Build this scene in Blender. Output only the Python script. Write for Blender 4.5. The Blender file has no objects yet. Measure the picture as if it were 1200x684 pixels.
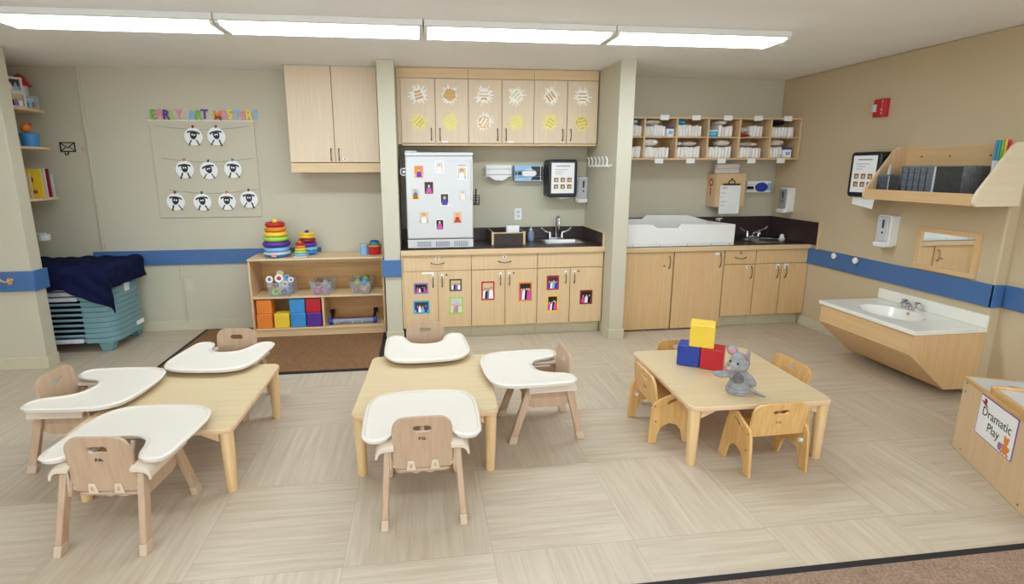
import bpy, bmesh, math, random
from mathutils import Vector, Matrix
random.seed(7)
C = bpy.context.scene.collection
PI = math.pi
S = bpy.context.scene

# ------------------------------------------------------------------ materials
def lin(h):
    if isinstance(h, str):
        h = h.lstrip('#'); c = [int(h[i:i+2], 16)/255 for i in (0, 2, 4)]
    else:
        c = [v/255 for v in h]
    return tuple((v/12.92 if v <= .04045 else ((v+.055)/1.055)**2.4) for v in c) + (1,)
def _new(name):
    m = bpy.data.materials.new(name); m.use_nodes = True
    nt = m.node_tree; b = nt.nodes['Principled BSDF']
    return m, nt, b
def _noise(nt, scale, mapscale=(1, 1, 1), detail=3, coord='Object'):
    tc = nt.nodes.new('ShaderNodeTexCoord'); mp = nt.nodes.new('ShaderNodeMapping')
    mp.inputs['Scale'].default_value = mapscale
    nt.links.new(tc.outputs[coord], mp.inputs['Vector'])
    n = nt.nodes.new('ShaderNodeTexNoise'); n.inputs['Scale'].default_value = scale
    n.inputs['Detail'].default_value = detail
    nt.links.new(mp.outputs['Vector'], n.inputs['Vector'])
    return n
def _ramp(nt, fac, stops):
    r = nt.nodes.new('ShaderNodeValToRGB')
    e = r.color_ramp.elements
    while len(e) < len(stops): e.new(.5)
    for k, (p, c) in enumerate(stops):
        e[k].position = p; e[k].color = c
    nt.links.new(fac, r.inputs['Fac'])
    return r
def _bump(nt, b, fac, strength=.2, dist=.002):
    bp = nt.nodes.new('ShaderNodeBump'); bp.inputs['Strength'].default_value = strength
    bp.inputs['Distance'].default_value = dist
    nt.links.new(fac, bp.inputs['Height']); nt.links.new(bp.outputs['Normal'], b.inputs['Normal'])
def plain(name, col, rough=.5, metal=0, var=.04, scale=6, bump=0, spec=.5, coat=0):
    """a colour with a faint procedural variation"""
    m, nt, b = _new(name)
    c = lin(col); n = _noise(nt, scale)
    lo = tuple(max(0, v*(1-var)) for v in c[:3])+(1,); hi = tuple(min(1, v*(1+var)) for v in c[:3])+(1,)
    r = _ramp(nt, n.outputs['Fac'], [(.3, lo), (.7, hi)])
    nt.links.new(r.outputs['Color'], b.inputs['Base Color'])
    b.inputs['Roughness'].default_value = rough; b.inputs['Metallic'].default_value = metal
    b.inputs['Specular IOR Level'].default_value = spec
    if coat: b.inputs['Coat Weight'].default_value = coat; b.inputs['Coat Roughness'].default_value = .15
    if bump:
        n2 = _noise(nt, scale*25, detail=2); _bump(nt, b, n2.outputs['Fac'], bump)
    return m
def wood(name, c1, c2, axis='Z', rough=.42, grain=1.0):
    m, nt, b = _new(name)
    sc = {'X': (1.2, 22, 22), 'Y': (22, 1.2, 22), 'Z': (22, 22, 1.2)}[axis]
    n = _noise(nt, 2.2*grain, sc, 5)
    r = _ramp(nt, n.outputs['Fac'], [(.3, lin(c1)), (.72, lin(c2))])
    nt.links.new(r.outputs['Color'], b.inputs['Base Color'])
    b.inputs['Roughness'].default_value = rough
    return m
def clear(name, col, rough=.1, alpha=.35):
    m, nt, b = _new(name)
    b.inputs['Base Color'].default_value = lin(col); b.inputs['Roughness'].default_value = rough
    t = nt.nodes.new('ShaderNodeBsdfTransparent'); t.inputs['Color'].default_value = (.95, .95, .95, 1)
    mx = nt.nodes.new('ShaderNodeMixShader'); mx.inputs['Fac'].default_value = alpha
    nt.links.new(t.outputs[0], mx.inputs[1]); nt.links.new(b.outputs[0], mx.inputs[2])
    nt.links.new(mx.outputs[0], nt.nodes['Material Output'].inputs['Surface'])
    return m
def glow(name, col, st):
    m, nt, b = _new(name)
    b.inputs['Base Color'].default_value = lin('#f5f5f0')
    b.inputs['Emission Color'].default_value = (*col, 1); b.inputs['Emission Strength'].default_value = st
    return m

M = {}
def mk(k, m): M[k] = m
mk('wall', plain('painted_wall', '#c9c1aa', .7, var=.02, scale=1.5, bump=.06))
mk('ceil', plain('painted_ceiling', '#f7f7f5', .85, var=.015, scale=3, bump=.25))
mk('base', plain('vinyl_baseboard', '#cfc6a9', .5, var=.02))
mk('rail', plain('blue_rail_laminate', '#466da0', .42, var=.04, scale=3))
mk('maple', wood('maple_laminate_upright', '#d6b68a', '#dfc196', 'Z'))
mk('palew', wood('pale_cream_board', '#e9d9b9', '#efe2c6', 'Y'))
mk('mapleX', wood('maple_laminate_level', '#d6b68a', '#dfc196', 'X'))
mk('maplep', wood('pale_maple_laminate', '#d8c0a0', '#dfcaab', 'Z'))
mk('mapleg', wood('golden_maple_bounce_tint', '#d7af7c', '#dfbc8a', 'Z'))  # golden vanity wood; on right bay cabinets the tone holds warm wall bounce
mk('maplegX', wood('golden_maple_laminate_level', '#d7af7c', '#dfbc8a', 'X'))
mk('walltan', plain('tan_wall', '#cbb795', .7, var=.02, scale=1.5, bump=.06))  # warmer tan than the back and left walls
mk('ply', wood('birch_plywood', '#d3ae84', '#e4c49c', 'Z', .4))
mk('plypink', wood('pale_beech', '#bb9a7d', '#c7aa8d', 'Z', .4))
mk('plyX', wood('birch_plywood_level', '#d3ae84', '#e4c49c', 'X', .4))
mk('gold', wood('golden_maple_ply', '#d2a05c', '#e6bd7e', 'Z', .38))
mk('tabletop', wood('table_laminate', '#d1b88d', '#d9c198', 'X', .33))
mk('tableedge', wood('table_edge_beech', '#dcb88f', '#e8cba8', 'X', .4))
mk('tableleg', wood('table_leg_maple', '#dfb981', '#ecca98', 'Z', .4))
mk('shelfw', wood('shelf_birch', '#d9b687', '#e8cba0', 'X', .42))
mk('edgew', wood('oak_edge', '#c99a5c', '#dbb27a', 'X', .4))
mk('counter', plain('dark_brown_laminate', '#3b2b27', .3, var=.25, scale=40))
mk('white', plain('white_enamel', '#d0cecb', .28, var=.01))
mk('whitepl', plain('white_plastic', '#ecebe6', .4, var=.015))
mk('cream', plain('cream_plastic', '#e2d8c9', .38, var=.01))
mk('creamd', plain('cream_plastic_fittings', '#dccbb6', .45, var=.02))
mk('footp', plain('beige_plastic_foot', '#cbb297', .5))
mk('grayp', plain('grey_plastic', '#9b9894', .45))
mk('lgray', plain('light_grey_plastic', '#c9cacb', .4))
mk('dgray', plain('charcoal_plastic', '#35353a', .4))
mk('black', plain('black_plastic', '#141415', .35))
mk('paper', plain('white_paper', '#f2f1ee', .8, var=.02, scale=20))
mk('ink', plain('dark_ink', '#2a2a30', .7))
mk('inkg', plain('grey_ink', '#9a9aa0', .7))
mk('steel', plain('brushed_steel', '#c8c8c6', .28, 1, var=.05, scale=30))
mk('chrome', plain('chrome', '#dcdddf', .12, 1, var=.02))
mk('bronze', plain('antique_nickel', '#7d6f5c', .35, .9, var=.05))
mk('navy', plain('navy_fleece', '#181c3c', .95, var=.25, scale=14, bump=.5, spec=.1))
mk('teal', plain('teal_plastic', '#74979c', .45, var=.05))
mk('teald', plain('teal_plastic_rail', '#82a3a8', .45, var=.05))
mk('sheet', plain('white_cotton', '#d9d6e0', .9, var=.05, scale=20, bump=.3))
mk('mat', plain('brown_entrance_mat', '#8a6648', .95, var=.22, scale=60, bump=.8, spec=.1))
mk('rubber', plain('black_rubber', '#1d1a1a', .7))
mk('diaper', plain('white_diaper', '#f7f1ec', .85, var=.04, scale=25, bump=.3))
mk('cloth', plain('pale_grey_cloth', '#e2d9d0', .9, var=.12, scale=18, bump=.4))
mk('gray_fur', plain('grey_plush', '#a29f9e', .95, var=.16, scale=40, bump=.9, spec=.15))
mk('dark_fur', plain('dark_grey_plush', '#75726f', .95, var=.25, scale=50, bump=1, spec=.1))
mk('pinkfur', plain('pink_felt', '#dca0a6', .9, var=.08))
mk('porcelain', plain('cultured_marble', '#f0ece0', .15, var=.03, scale=8))
mk('grayfab', plain('grey_woven_cloth', '#6f757b', .9, var=.25, scale=45, bump=.4))
mk('darkfab', plain('charcoal_woven_cloth', '#3f3f3c', .9, var=.2, scale=45, bump=.4))
mk('clearp', clear('clear_plastic', '#eef3f4', .1, .16))
mk('clearb', clear('clear_blue_plastic', '#9fb6d8', .1, .55))
mk('lens', glow('lamp_diffuser', (.73, .87, 1.0), 16.5))
mk('fill_lens', glow('added_fill_diffuser', (.72, .87, 1.0), 11.0))  # for the added lamp rows out of view, strength set as fill
COL = {'red': '#c01f2a', 'orange': '#e8832f', 'yellow': '#f2cc3a', 'green': '#79b742', 'blue': '#3f8fd0', 'lblue': '#7db6e4',
       'purple': '#5a2f93', 'navyb': '#2b3a9a', 'pink': '#e48aa6', 'teal2': '#3f9fa5', 'lime': '#a6d84f', 'brown': '#8a5a34',
       'magenta': '#c84a9a', 'olive': '#4a5038', 'skin': '#e0b090', 'dred': '#8f1b23', 'lav': '#8a6bb4', 'tan': '#d6b98e',
       'cyan': '#35a7c9', 'sun': '#e9d67c', 'sunb': '#cf9f60', 'sunl': '#d9d182', 'suno': '#c9b552', 'sunor': '#dba963', 'sunw': '#f5efe6', 'sky': '#9cc6ea', 'dgreen': '#3c6e46'}
for k, h in COL.items(): mk(k, plain(k+'_colour', h, .42, var=.05, scale=8))
mk('cubeblue', plain('blue_vinyl', '#24409f', .38)); mk('cubered', plain('red_vinyl', '#c3202c', .38)); mk('cubeyel', plain('yellow_vinyl', '#f4cf45', .38))

# mirror
m, nt, b = _new('mirror_glass'); b.inputs['Base Color'].default_value = (.85, .86, .86, 1); b.inputs['Metallic'].default_value = 1; b.inputs['Roughness'].default_value = .03; M['mirror'] = m

# floor: square vinyl tiles laid quarter-turned, each with long streaks
def floor_mat():
    m, nt, b = _new('vinyl_tile_floor'); N = nt.nodes; L = nt.links
    tc = N.new('ShaderNodeTexCoord'); sx = N.new('ShaderNodeSeparateXYZ'); L.new(tc.outputs['Object'], sx.inputs[0])
    def mth(op, a, bb=None):
        n = N.new('ShaderNodeMath'); n.operation = op
        for i, v in enumerate((a, bb)):
            if v is None: continue
            if isinstance(v, (int, float)): n.inputs[i].default_value = v
            else: L.new(v, n.inputs[i])
        return n.outputs[0]
    T = .62
    u = mth('DIVIDE', mth('SUBTRACT', sx.outputs[0], .265), T); v = mth('DIVIDE', mth('SUBTRACT', sx.outputs[1], 1.90), T)
    iu, iv = mth('FLOOR', u), mth('FLOOR', v)
    par = mth('FLOORED_MODULO', mth('ADD', iu, iv), 2)
    rnd = N.new('ShaderNodeTexWhiteNoise'); rnd.noise_dimensions = '2D'
    cv = N.new('ShaderNodeCombineXYZ'); L.new(iu, cv.inputs[0]); L.new(iv, cv.inputs[1]); L.new(cv.outputs[0], rnd.inputs['Vector'])
    def streak(sc):
        mp = N.new('ShaderNodeMapping'); mp.inputs['Scale'].default_value = sc
        ad = N.new('ShaderNodeVectorMath'); ad.operation = 'ADD'
        mul = N.new('ShaderNodeVectorMath'); mul.operation = 'SCALE'; mul.inputs['Scale'].default_value = 3.0
        L.new(rnd.outputs['Color'], mul.inputs[0])
        L.new(tc.outputs['Object'], ad.inputs[0]); L.new(mul.outputs[0], ad.inputs[1])
        L.new(ad.outputs[0], mp.inputs['Vector'])
        n = N.new('ShaderNodeTexNoise'); n.inputs['Scale'].default_value = 1; n.inputs['Detail'].default_value = 5; n.inputs['Roughness'].default_value = .62
        L.new(mp.outputs[0], n.inputs['Vector']); return n.outputs['Fac']
    sxn, syn = streak((2.2, 40, 1)), streak((40, 2.2, 1))
    mx = N.new('ShaderNodeMix'); mx.data_type = 'FLOAT'
    L.new(par, mx.inputs[0]); L.new(sxn, mx.inputs[2]); L.new(syn, mx.inputs[3])
    r = _ramp(nt, mx.outputs[0], [(.25, lin('#b4a088')), (.5, lin('#c2b19a')), (.75, lin('#cdbfab'))])
    # tile tone and thin seams
    hv = N.new('ShaderNodeHueSaturation'); L.new(r.outputs[0], hv.inputs['Color'])
    L.new(mth('ADD', mth('MULTIPLY', rnd.outputs['Value'], .06), .97), hv.inputs['Value'])
    fu, fv = mth('FRACT', u), mth('FRACT', v)
    edge = mth('MINIMUM', mth('MINIMUM', fu, mth('SUBTRACT', 1, fu)), mth('MINIMUM', fv, mth('SUBTRACT', 1, fv)))
    seam = mth('LESS_THAN', edge, .0022)
    mc = N.new('ShaderNodeMix'); mc.data_type = 'RGBA'; L.new(mth('MULTIPLY', seam, .45), mc.inputs[0])
    L.new(hv.outputs[0], mc.inputs[6]); mc.inputs[7].default_value = lin('#8d7a66')
    L.new(mc.outputs[2], b.inputs['Base Color'])
    b.inputs['Roughness'].default_value = .36; b.inputs['Specular IOR Level'].default_value = .4
    _bump(nt, b, mx.outputs[0], .08, .001)
    return m
M['floor'] = floor_mat()
def carpet_mat():
    m, nt, b = _new('brown_carpet')
    n = _noise(nt, 120, detail=4); n2 = _noise(nt, 9, detail=3)
    r = _ramp(nt, n.outputs['Fac'], [(.3, lin('#846853')), (.7, lin('#ac907a'))])
    r2 = _ramp(nt, n2.outputs['Fac'], [(.3, (.85, .8, .8, 1)), (.7, (1, 1, 1, 1))])
    mx = nt.nodes.new('ShaderNodeMix'); mx.data_type = 'RGBA'; mx.blend_type = 'MULTIPLY'; mx.inputs[0].default_value = 1
    nt.links.new(r.outputs[0], mx.inputs[6]); nt.links.new(r2.outputs[0], mx.inputs[7]); nt.links.new(mx.outputs[2], b.inputs['Base Color'])
    b.inputs['Roughness'].default_value = .95; _bump(nt, b, n.outputs['Fac'], .8, .006)
    return m
M['carpet'] = carpet_mat()

# ------------------------------------------------------------------ geometry helpers
AX = {'XY': Matrix(((1, 0, 0, 0), (0, 1, 0, 0), (0, 0, 1, 0), (0, 0, 0, 1))),
      'XZ': Matrix(((1, 0, 0, 0), (0, 0, 1, 0), (0, 1, 0, 0), (0, 0, 0, 1))),     # (u,v,w) -> (u,w,v)
      'YZ': Matrix(((0, 0, 1, 0), (1, 0, 0, 0), (0, 1, 0, 0), (0, 0, 0, 1)))}     # (u,v,w) -> (w,u,v)
def rrect(w, h, r, seg=5, c=(0, 0), rr=None):
    """rounded rectangle; rr = radii of (bottom left, bottom right, top right, top left)"""
    rr = rr or (r, r, r, r); P = []
    for k, (sx, sy) in enumerate(((-1, -1), (1, -1), (1, 1), (-1, 1))):
        q = max(rr[k], 1e-4); cx, cy = c[0]+sx*(w/2-q), c[1]+sy*(h/2-q); a0 = PI+k*PI/2
        n = seg if rr[k] > 1e-3 else 0
        for i in range(n+1):
            a = a0+(PI/2)*(i/n if n else .5)
            P.append((cx+q*math.cos(a), cy+q*math.sin(a)) if n else (c[0]+sx*w/2, c[1]+sy*h/2))
    return P
def loop(pts, n=6):
    """closed smooth curve through points"""
    out = []; k = len(pts)
    for i in range(k):
        p0, p1, p2, p3 = (Vector(pts[(i+j-1) % k]) for j in range(4))
        for s in range(n):
            t = s/n
            out.append(tuple(.5*((2*p1)+(p2-p0)*t+(2*p0-5*p1+4*p2-p3)*t*t+(3*p1-p0-3*p2+p3)*t**3)))
    return out
def circ(r, n=20, c=(0, 0), ry=None):
    ry = r if ry is None else ry
    return [(c[0]+r*math.cos(2*PI*i/n), c[1]+ry*math.sin(2*PI*i/n)) for i in range(n)]
class MB:
    def __init__(s): s.bm = bmesh.new(); s.mi = 0
    def _mark(s, n0):
        s.bm.faces.ensure_lookup_table()
        for f in list(s.bm.faces)[n0:]: f.material_index = s.mi
    def box(s, x0, y0, z0, x1, y1, z1, T=None):
        n0 = len(s.bm.faces)
        vs = [s.bm.verts.new(Vector((x, y, z)) if T is None else T @ Vector((x, y, z))) for z in (z0, z1) for y in (y0, y1) for x in (x0, x1)]
        for q in ((0, 2, 3, 1), (4, 5, 7, 6), (0, 1, 5, 4), (2, 6, 7, 3), (0, 4, 6, 2), (1, 3, 7, 5)): s.bm.faces.new([vs[i] for i in q])
        s._mark(n0); return s
    def hexa(s, P):
        """eight corners: bottom four then top four, each counter-clockwise"""
        n0 = len(s.bm.faces); vs = [s.bm.verts.new(p) for p in P]
        for q in ((3, 2, 1, 0), (4, 5, 6, 7), (0, 1, 5, 4), (1, 2, 6, 5), (2, 3, 7, 6), (3, 0, 4, 7)): s.bm.faces.new([vs[i] for i in q])
        s._mark(n0); return s
    def plate(s, outer, w0, w1, ax='XY', holes=(), T=None):
        n0 = len(s.bm.faces); A = AX[ax] if isinstance(ax, str) else ax
        if T is not None: A = T @ A
        loops = [[s.bm.verts.new(A @ Vector((u, v, w0))) for u, v in lp] for lp in (outer, *holes)]
        edges = [s.bm.edges.new((lp[i], lp[(i+1) % len(lp)])) for lp in loops for i in range(len(lp))]
        if holes:
            r = bmesh.ops.triangle_fill(s.bm, use_beauty=True, use_dissolve=False, edges=edges)
            ff = [g for g in r['geom'] if isinstance(g, bmesh.types.BMFace)]
        else: ff = [s.bm.faces.new(loops[0])]
        d = A.to_3x3() @ Vector((0, 0, w1-w0)); mp = {}
        for lp in loops:
            for v in lp: mp[v] = s.bm.verts.new(v.co+d)
        for f in ff: s.bm.faces.new([mp[v] for v in reversed(f.verts[:])])
        for lp in loops:
            for i in range(len(lp)):
                a, b2 = lp[i], lp[(i+1) % len(lp)]; s.bm.faces.new((a, b2, mp[b2], mp[a]))
        s._mark(n0); return s
    def rings(s, R, cap=True, closed=False):
        """skin successive rings of points"""
        n0 = len(s.bm.faces); V = [[s.bm.verts.new(p) for p in r] for r in R]; k = len(V[0])
        m_ = len(V) if closed else len(V)-1
        for i in range(m_):
            a, b2 = V[i], V[(i+1) % len(V)]
            for j in range(k): s.bm.faces.new((a[j], a[(j+1) % k], b2[(j+1) % k], b2[j]))
        if cap and not closed: s.bm.faces.new(list(reversed(V[0]))); s.bm.faces.new(V[-1])
        s._mark(n0); return s
    def tube(s, pts, r, seg=8, closed=False, cap=True):
        P = [Vector(p) for p in pts]; R = []; n = len(P); up = None
        rad = r if isinstance(r, (list, tuple)) else [r]*n
        for i in range(n):
            if closed: d = P[(i+1) % n]-P[i-1]
            else: d = P[min(i+1, n-1)]-P[max(i-1, 0)]
            d.normalize()
            if up is None: up = Vector((0, 0, 1)) if abs(d.z) < .9 else Vector((1, 0, 0))
            a = d.cross(up)
            if a.length < 1e-4: a = d.cross(Vector((0, 1, 0)))
            a.normalize(); b2 = a.cross(d).normalized(); up = b2
            R.append([P[i]+rad[i]*(math.cos(2*PI*j/seg)*a+math.sin(2*PI*j/seg)*b2) for j in range(seg)])
        return s.rings(R, cap, closed)
    def cyl(s, p0, p1, r0, r1=None, seg=16): return s.tube([p0, p1], [r0, r0 if r1 is None else r1], seg)
    def lathe(s, prof, c=(0, 0, 0), seg=24, T=None, cap=True):
        R = [[Vector((c[0]+r*math.cos(2*PI*j/seg), c[1]+r*math.sin(2*PI*j/seg), c[2]+z)) for j in range(seg)] for r, z in prof]
        if T is not None: R = [[T @ p for p in r] for r in R]
        return s.rings(R, cap)
    def torus(s, R0, r, c=(0, 0, 0), seg=28, k=10, sz=1.0, T=None):
        R = []
        for i in range(seg):
            a = 2*PI*i/seg; R.append([Vector((c[0]+(R0+r*math.cos(2*PI*j/k))*math.cos(a), c[1]+(R0+r*math.cos(2*PI*j/k))*math.sin(a), c[2]+sz*r*math.sin(2*PI*j/k))) for j in range(k)])
        if T is not None: R = [[T @ p for p in q] for q in R]
        return s.rings(R, closed=True)
    def ball(s, c, r, seg=14, T=None):
        n0 = len(s.bm.faces); rx, ry, rz = r if isinstance(r, (list, tuple)) else (r, r, r)
        Mx = Matrix.Translation(c) @ (T or Matrix.Identity(4)) @ Matrix.Diagonal((rx, ry, rz, 1))
        bmesh.ops.create_uvsphere(s.bm, u_segments=seg, v_segments=max(6, seg*2//3), radius=1, matrix=Mx); s._mark(n0); return s
    def build(s, name, mats, parent=None, loc=(0, 0, 0), rot=(0, 0, 0), bevel=0, bseg=2, smooth=38):
        bmesh.ops.recalc_face_normals(s.bm, faces=s.bm.faces[:])
        me = bpy.data.meshes.new(name); s.bm.to_mesh(me); s.bm.free()
        for k in (mats if isinstance(mats, (list, tuple)) else [mats]): me.materials.append(M[k])
        for p in me.polygons: p.use_smooth = True
        me.set_sharp_from_angle(angle=math.radians(smooth))
        o = bpy.data.objects.new(name, me); C.objects.link(o); o.location = loc; o.rotation_euler = rot
        if parent: o.parent = parent
        if bevel:
            md = o.modifiers.new('edge', 'BEVEL'); md.width = bevel; md.segments = bseg; md.limit_method = 'ANGLE'; md.angle_limit = math.radians(40)
        return o
def tag(o, label, cat, group=None):
    o['label'] = label; o['category'] = cat
    if group: o['group'] = group
    return o
def thing(name, label, cat, loc=(0, 0, 0), rz=0, group=None):
    o = bpy.data.objects.new(name, None); C.objects.link(o); o.location = loc; o.rotation_euler = (0, 0, rz); o.empty_display_size = .05
    return tag(o, label, cat, group)
def structure(name, mb, mat, **k):
    o = mb.build(name, mat, **k); o['kind'] = 'structure'; return o
def copy_tree(root, loc, rz, label, group=None, parent=None):
    r = root.copy(); C.objects.link(r); r.parent = parent
    if parent is None: r.location = loc; r.rotation_euler = (0, 0, rz); r['label'] = label
    for ch in root.children: copy_tree(ch, None, None, None, None, r)
    return r
def text_mesh(mb, txt, size, T, depth=.0008, align='CENTER', bold=0):
    cu = bpy.data.curves.new('lettering', 'FONT'); cu.body = txt; cu.size = size; cu.extrude = depth; cu.align_x = align; cu.align_y = 'CENTER'; cu.resolution_u = 3; cu.offset = bold
    ob = bpy.data.objects.new('lettering', cu); C.objects.link(ob); bpy.context.view_layer.update()
    me = bpy.data.meshes.new_from_object(ob.evaluated_get(bpy.context.evaluated_depsgraph_get()))
    me.transform(T); n0 = len(mb.bm.faces); mb.bm.from_mesh(me); mb._mark(n0)
    bpy.data.objects.remove(ob); bpy.data.curves.remove(cu); bpy.data.meshes.remove(me)
def Tm(x, y, z, rz=0, rx=0, ry=0):
    return Matrix.Translation((x, y, z)) @ Matrix.Rotation(rz, 4, 'Z') @ Matrix.Rotation(ry, 4, 'Y') @ Matrix.Rotation(rx, 4, 'X')
FACE = Matrix.Rotation(PI/2, 4, 'X')           # text plane upright, readable from -Y

# ------------------------------------------------------------------ room
CZ = 2.49; B = 5.37; RX = 3.87; JY = 3.0; RX2 = 3.95; YB = -2.6; XL = -5.2; PX = -3.05; PYF = 4.43; NX = -3.80
structure('floor', MB().box(XL-.1, 1.66, -.06, RX2+.2, B+.15, 0), 'floor')
structure('floor_carpet', MB().box(XL-.1, YB, -.06, RX2+.2, 1.63, .004), 'carpet')
structure('trim_1', MB().box(XL-.1, 1.63, -.06, RX2+.2, 1.66, .005), 'rubber')
structure('ceiling', MB().box(XL-.1, YB, CZ, RX2+.2, B+.15, CZ+.08), 'ceil')
structure('wall_back', MB().box(NX-.1, B, 0, RX+.15, B+.12, CZ), 'wall')
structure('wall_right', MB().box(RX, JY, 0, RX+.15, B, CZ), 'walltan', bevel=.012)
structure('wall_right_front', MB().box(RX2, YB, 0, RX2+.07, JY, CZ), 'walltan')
structure('wall_left', MB().box(XL-.1, PYF, 0, PX, PYF+.13, CZ), 'wall', bevel=.004)
structure('wall_niche', MB().box(NX-.1, PYF+.13, 0, NX, B, CZ), 'wall')
structure('wall_far_left', MB().box(XL-.1, YB, 0, XL, PYF, CZ), 'wall')
holes = [rrect(2.3, 1.5, .001, c=(x, 1.5)) for x in (-3.6, -.65, 2.3)]
structure('wall_behind', MB().plate([(XL-.1, 0), (RX2+.2, 0), (RX2+.2, CZ), (XL-.1, CZ)], YB-.1, YB, 'XZ', holes=holes), 'wall')
for k, x in enumerate((-3.6, -.65, 2.3)):      # unseen windows, added behind the viewer to let in soft frontal fill
    mb = MB(); mb.plate(rrect(2.36, 1.56, .001, c=(x, 1.5)), YB-.12, YB+.015, 'XZ', holes=[rrect(2.24, 1.44, .001, c=(x, 1.5))])
    mb.box(x-.025, YB-.08, .78, x+.025, YB-.03, 2.22)
    structure(f'window_added_{k+1}', mb, 'white')
structure('wall_pier_left', MB().box(-.337, 4.73, 0, -.19, B, CZ), 'wall', bevel=.004)
structure('wall_pier_right', MB().box(1.73, 4.52, 0, 1.868, B, CZ), 'wall', bevel=.004)
# panel seams of the back wall
structure('trim_2', MB().box(-3.035, B-.016, .83, -3.008, B, CZ), 'wall', bevel=.004)
structure('trim_3', MB().box(-2.362, B-.012, .09, -2.342, B, .66), 'wall', bevel=.004)
# baseboards
def baseb(name, x0, y0, x1, y1): structure(name, MB().box(x0, y0, 0, x1, y1, .10), 'base', bevel=.003)
baseb('baseboard_back', NX, B-.008, -1.63, B)
baseb('baseboard_left', XL, PYF-.008, PX+.008, PYF)
baseb('baseboard_left_end', PX, PYF, PX+.008, PYF+.13)
baseb('baseboard_pier_left', -.345, 4.722, -.182, 4.73)
baseb('baseboard_pier_right', 1.722, 4.512, 1.876, 4.52)
baseb('baseboard_pier_right_side', 1.722, 4.52, 1.73, 4.70)
baseb('baseboard_pier_right_end', 1.868, 4.52, 1.876, 4.74)
baseb('baseboard_right', RX-.008, JY+.01, RX, 4.76)
# blue wall rails
def rail(name, x0, y0, z0, x1, y1, z1): structure(name, MB().box(x0, y0, z0, x1, y1, z1), 'rail', bevel=.004)
rail('trim_4', -3.12, B-.022, .672, -1.0, B, .815)
rail('trim_5', XL, PYF-.022, .65, PX+.022, PYF, .81)
rail('trim_6', PX, PYF, .65, PX+.022, PYF+.15, .81)
rail('trim_7', -.359, 4.708, .622, -.186, 4.73, .776)
rail('trim_8', -.359, 4.73, .622, -.337, 4.98, .776)
rail('trim_9', RX-.022, JY-.02, .648, RX, 4.735, .805)
rail('trim_10', RX2-.022, 1.0, .648, RX2, JY-.02, .805)
rail('trim_11', RX-.022, JY-.022, .648, RX2-.022, JY-.0005, .805)

# ------------------------------------------------------------------ ceiling lamps
def lamp_row(y0, y1, xs, labels, group, lens='lens'):
    for k in range(len(xs)-1):
        a, c = xs[k]+.004, xs[k+1]-.004; w = y1-y0
        t = thing('ceiling_light', labels[k], 'ceiling light', ((a+c)/2, (y0+y1)/2, CZ), 0, group)
        h = (c-a)/2
        MB().plate([(-w/2, -.0005), (-w/2, -.034), (-w/2+.010, -.040), (w/2-.010, -.040), (w/2, -.034), (w/2, -.0005)], -h, h, 'YZ').build('housing', 'whitepl', t, bevel=.002)
        prof = [(-w/2+.018, -.0405), (-w/2+.026, -.050), (-w/2+.05, -.056), (w/2-.05, -.056), (w/2-.026, -.050), (w/2-.018, -.0405)]
        MB().plate(prof, -h+.024, h-.024, 'YZ').build('diffuser', lens, t)
        for s in (-1, 1):
            MB().plate([(u*1.02, v*1.03-.0006+(.0012 if v > -.041 else 0)) for u, v in prof], min(s*h, s*(h-.0235)), max(s*h, s*(h-.0235)), 'YZ').build('end_cap', 'whitepl', t)
lamp_row(3.47, 3.79, [-2.42, -1.18, .05, 1.29, 2.52],
         ['lit ceiling light at the outer left end of the row', 'lit ceiling light hung in front of the sheep display', 'lit ceiling light in front of the sun decorated cabinets', 'lit ceiling light at the right end of the row, before the diaper cubbies'],
         'fluorescent lights in one row')
for yy in (.55, -1.6):  # unseen rows, added to brighten the near floor
    lamp_row(yy-.16, yy+.16, [-3.66, -2.42, -1.18, .05, 1.29, 2.52, 3.76],
             ['added unseen ceiling light in a row over the carpet']*6, 'added ceiling lights over the carpet side', 'fill_lens')
tag(MB().plate(rrect(.22, .14, .01), -.012, -.0005).build('ceiling_vent', 'ceil', loc=(2.62, 3.9, CZ)), 'small flat white plate on the ceiling beyond the lamp row end', 'vent')

# ------------------------------------------------------------------ cabinets
def handle_v(parent, x, z, y, L=.105):
    """arched pull, upright, on a front facing -Y"""
    pts = [(x, y, z-L/2), (x, y-.018, z-L/2+.012), (x, y-.026, z), (x, y-.018, z+L/2-.012), (x, y, z+L/2)]
    return MB().tube(pts, [.007, .005, .0042, .005, .007], 8).build('handle', 'bronze', parent)
def handle_h(parent, x, z, y, L=.115):
    pts = [(x-L/2, y, z+.006), (x-L/2+.012, y-.018, z+.002), (x, y-.026, z-.006), (x+L/2-.012, y-.018, z+.002), (x+L/2, y, z+.006)]
    return MB().tube(pts, [.007, .005, .0042, .005, .007], 8).build('handle', 'bronze', parent)
def lockplate(parent, x, z, y):
    o = MB().plate(rrect(.04, .022, .006, c=(x, z)), y-.004, y, 'XZ').build('child_lock', 'whitepl', parent)
    MB().cyl((x, y-.009, z), (x, y-.004, z), .0075, seg=12).build('keyhole', 'bronze', o); return o
def front(parent, name, x0, z0, x1, z1, y, mat='maple'):
    return MB().box(x0, y, z0, x1, y+.019, z1).build(name, mat, parent, bevel=.002)

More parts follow.
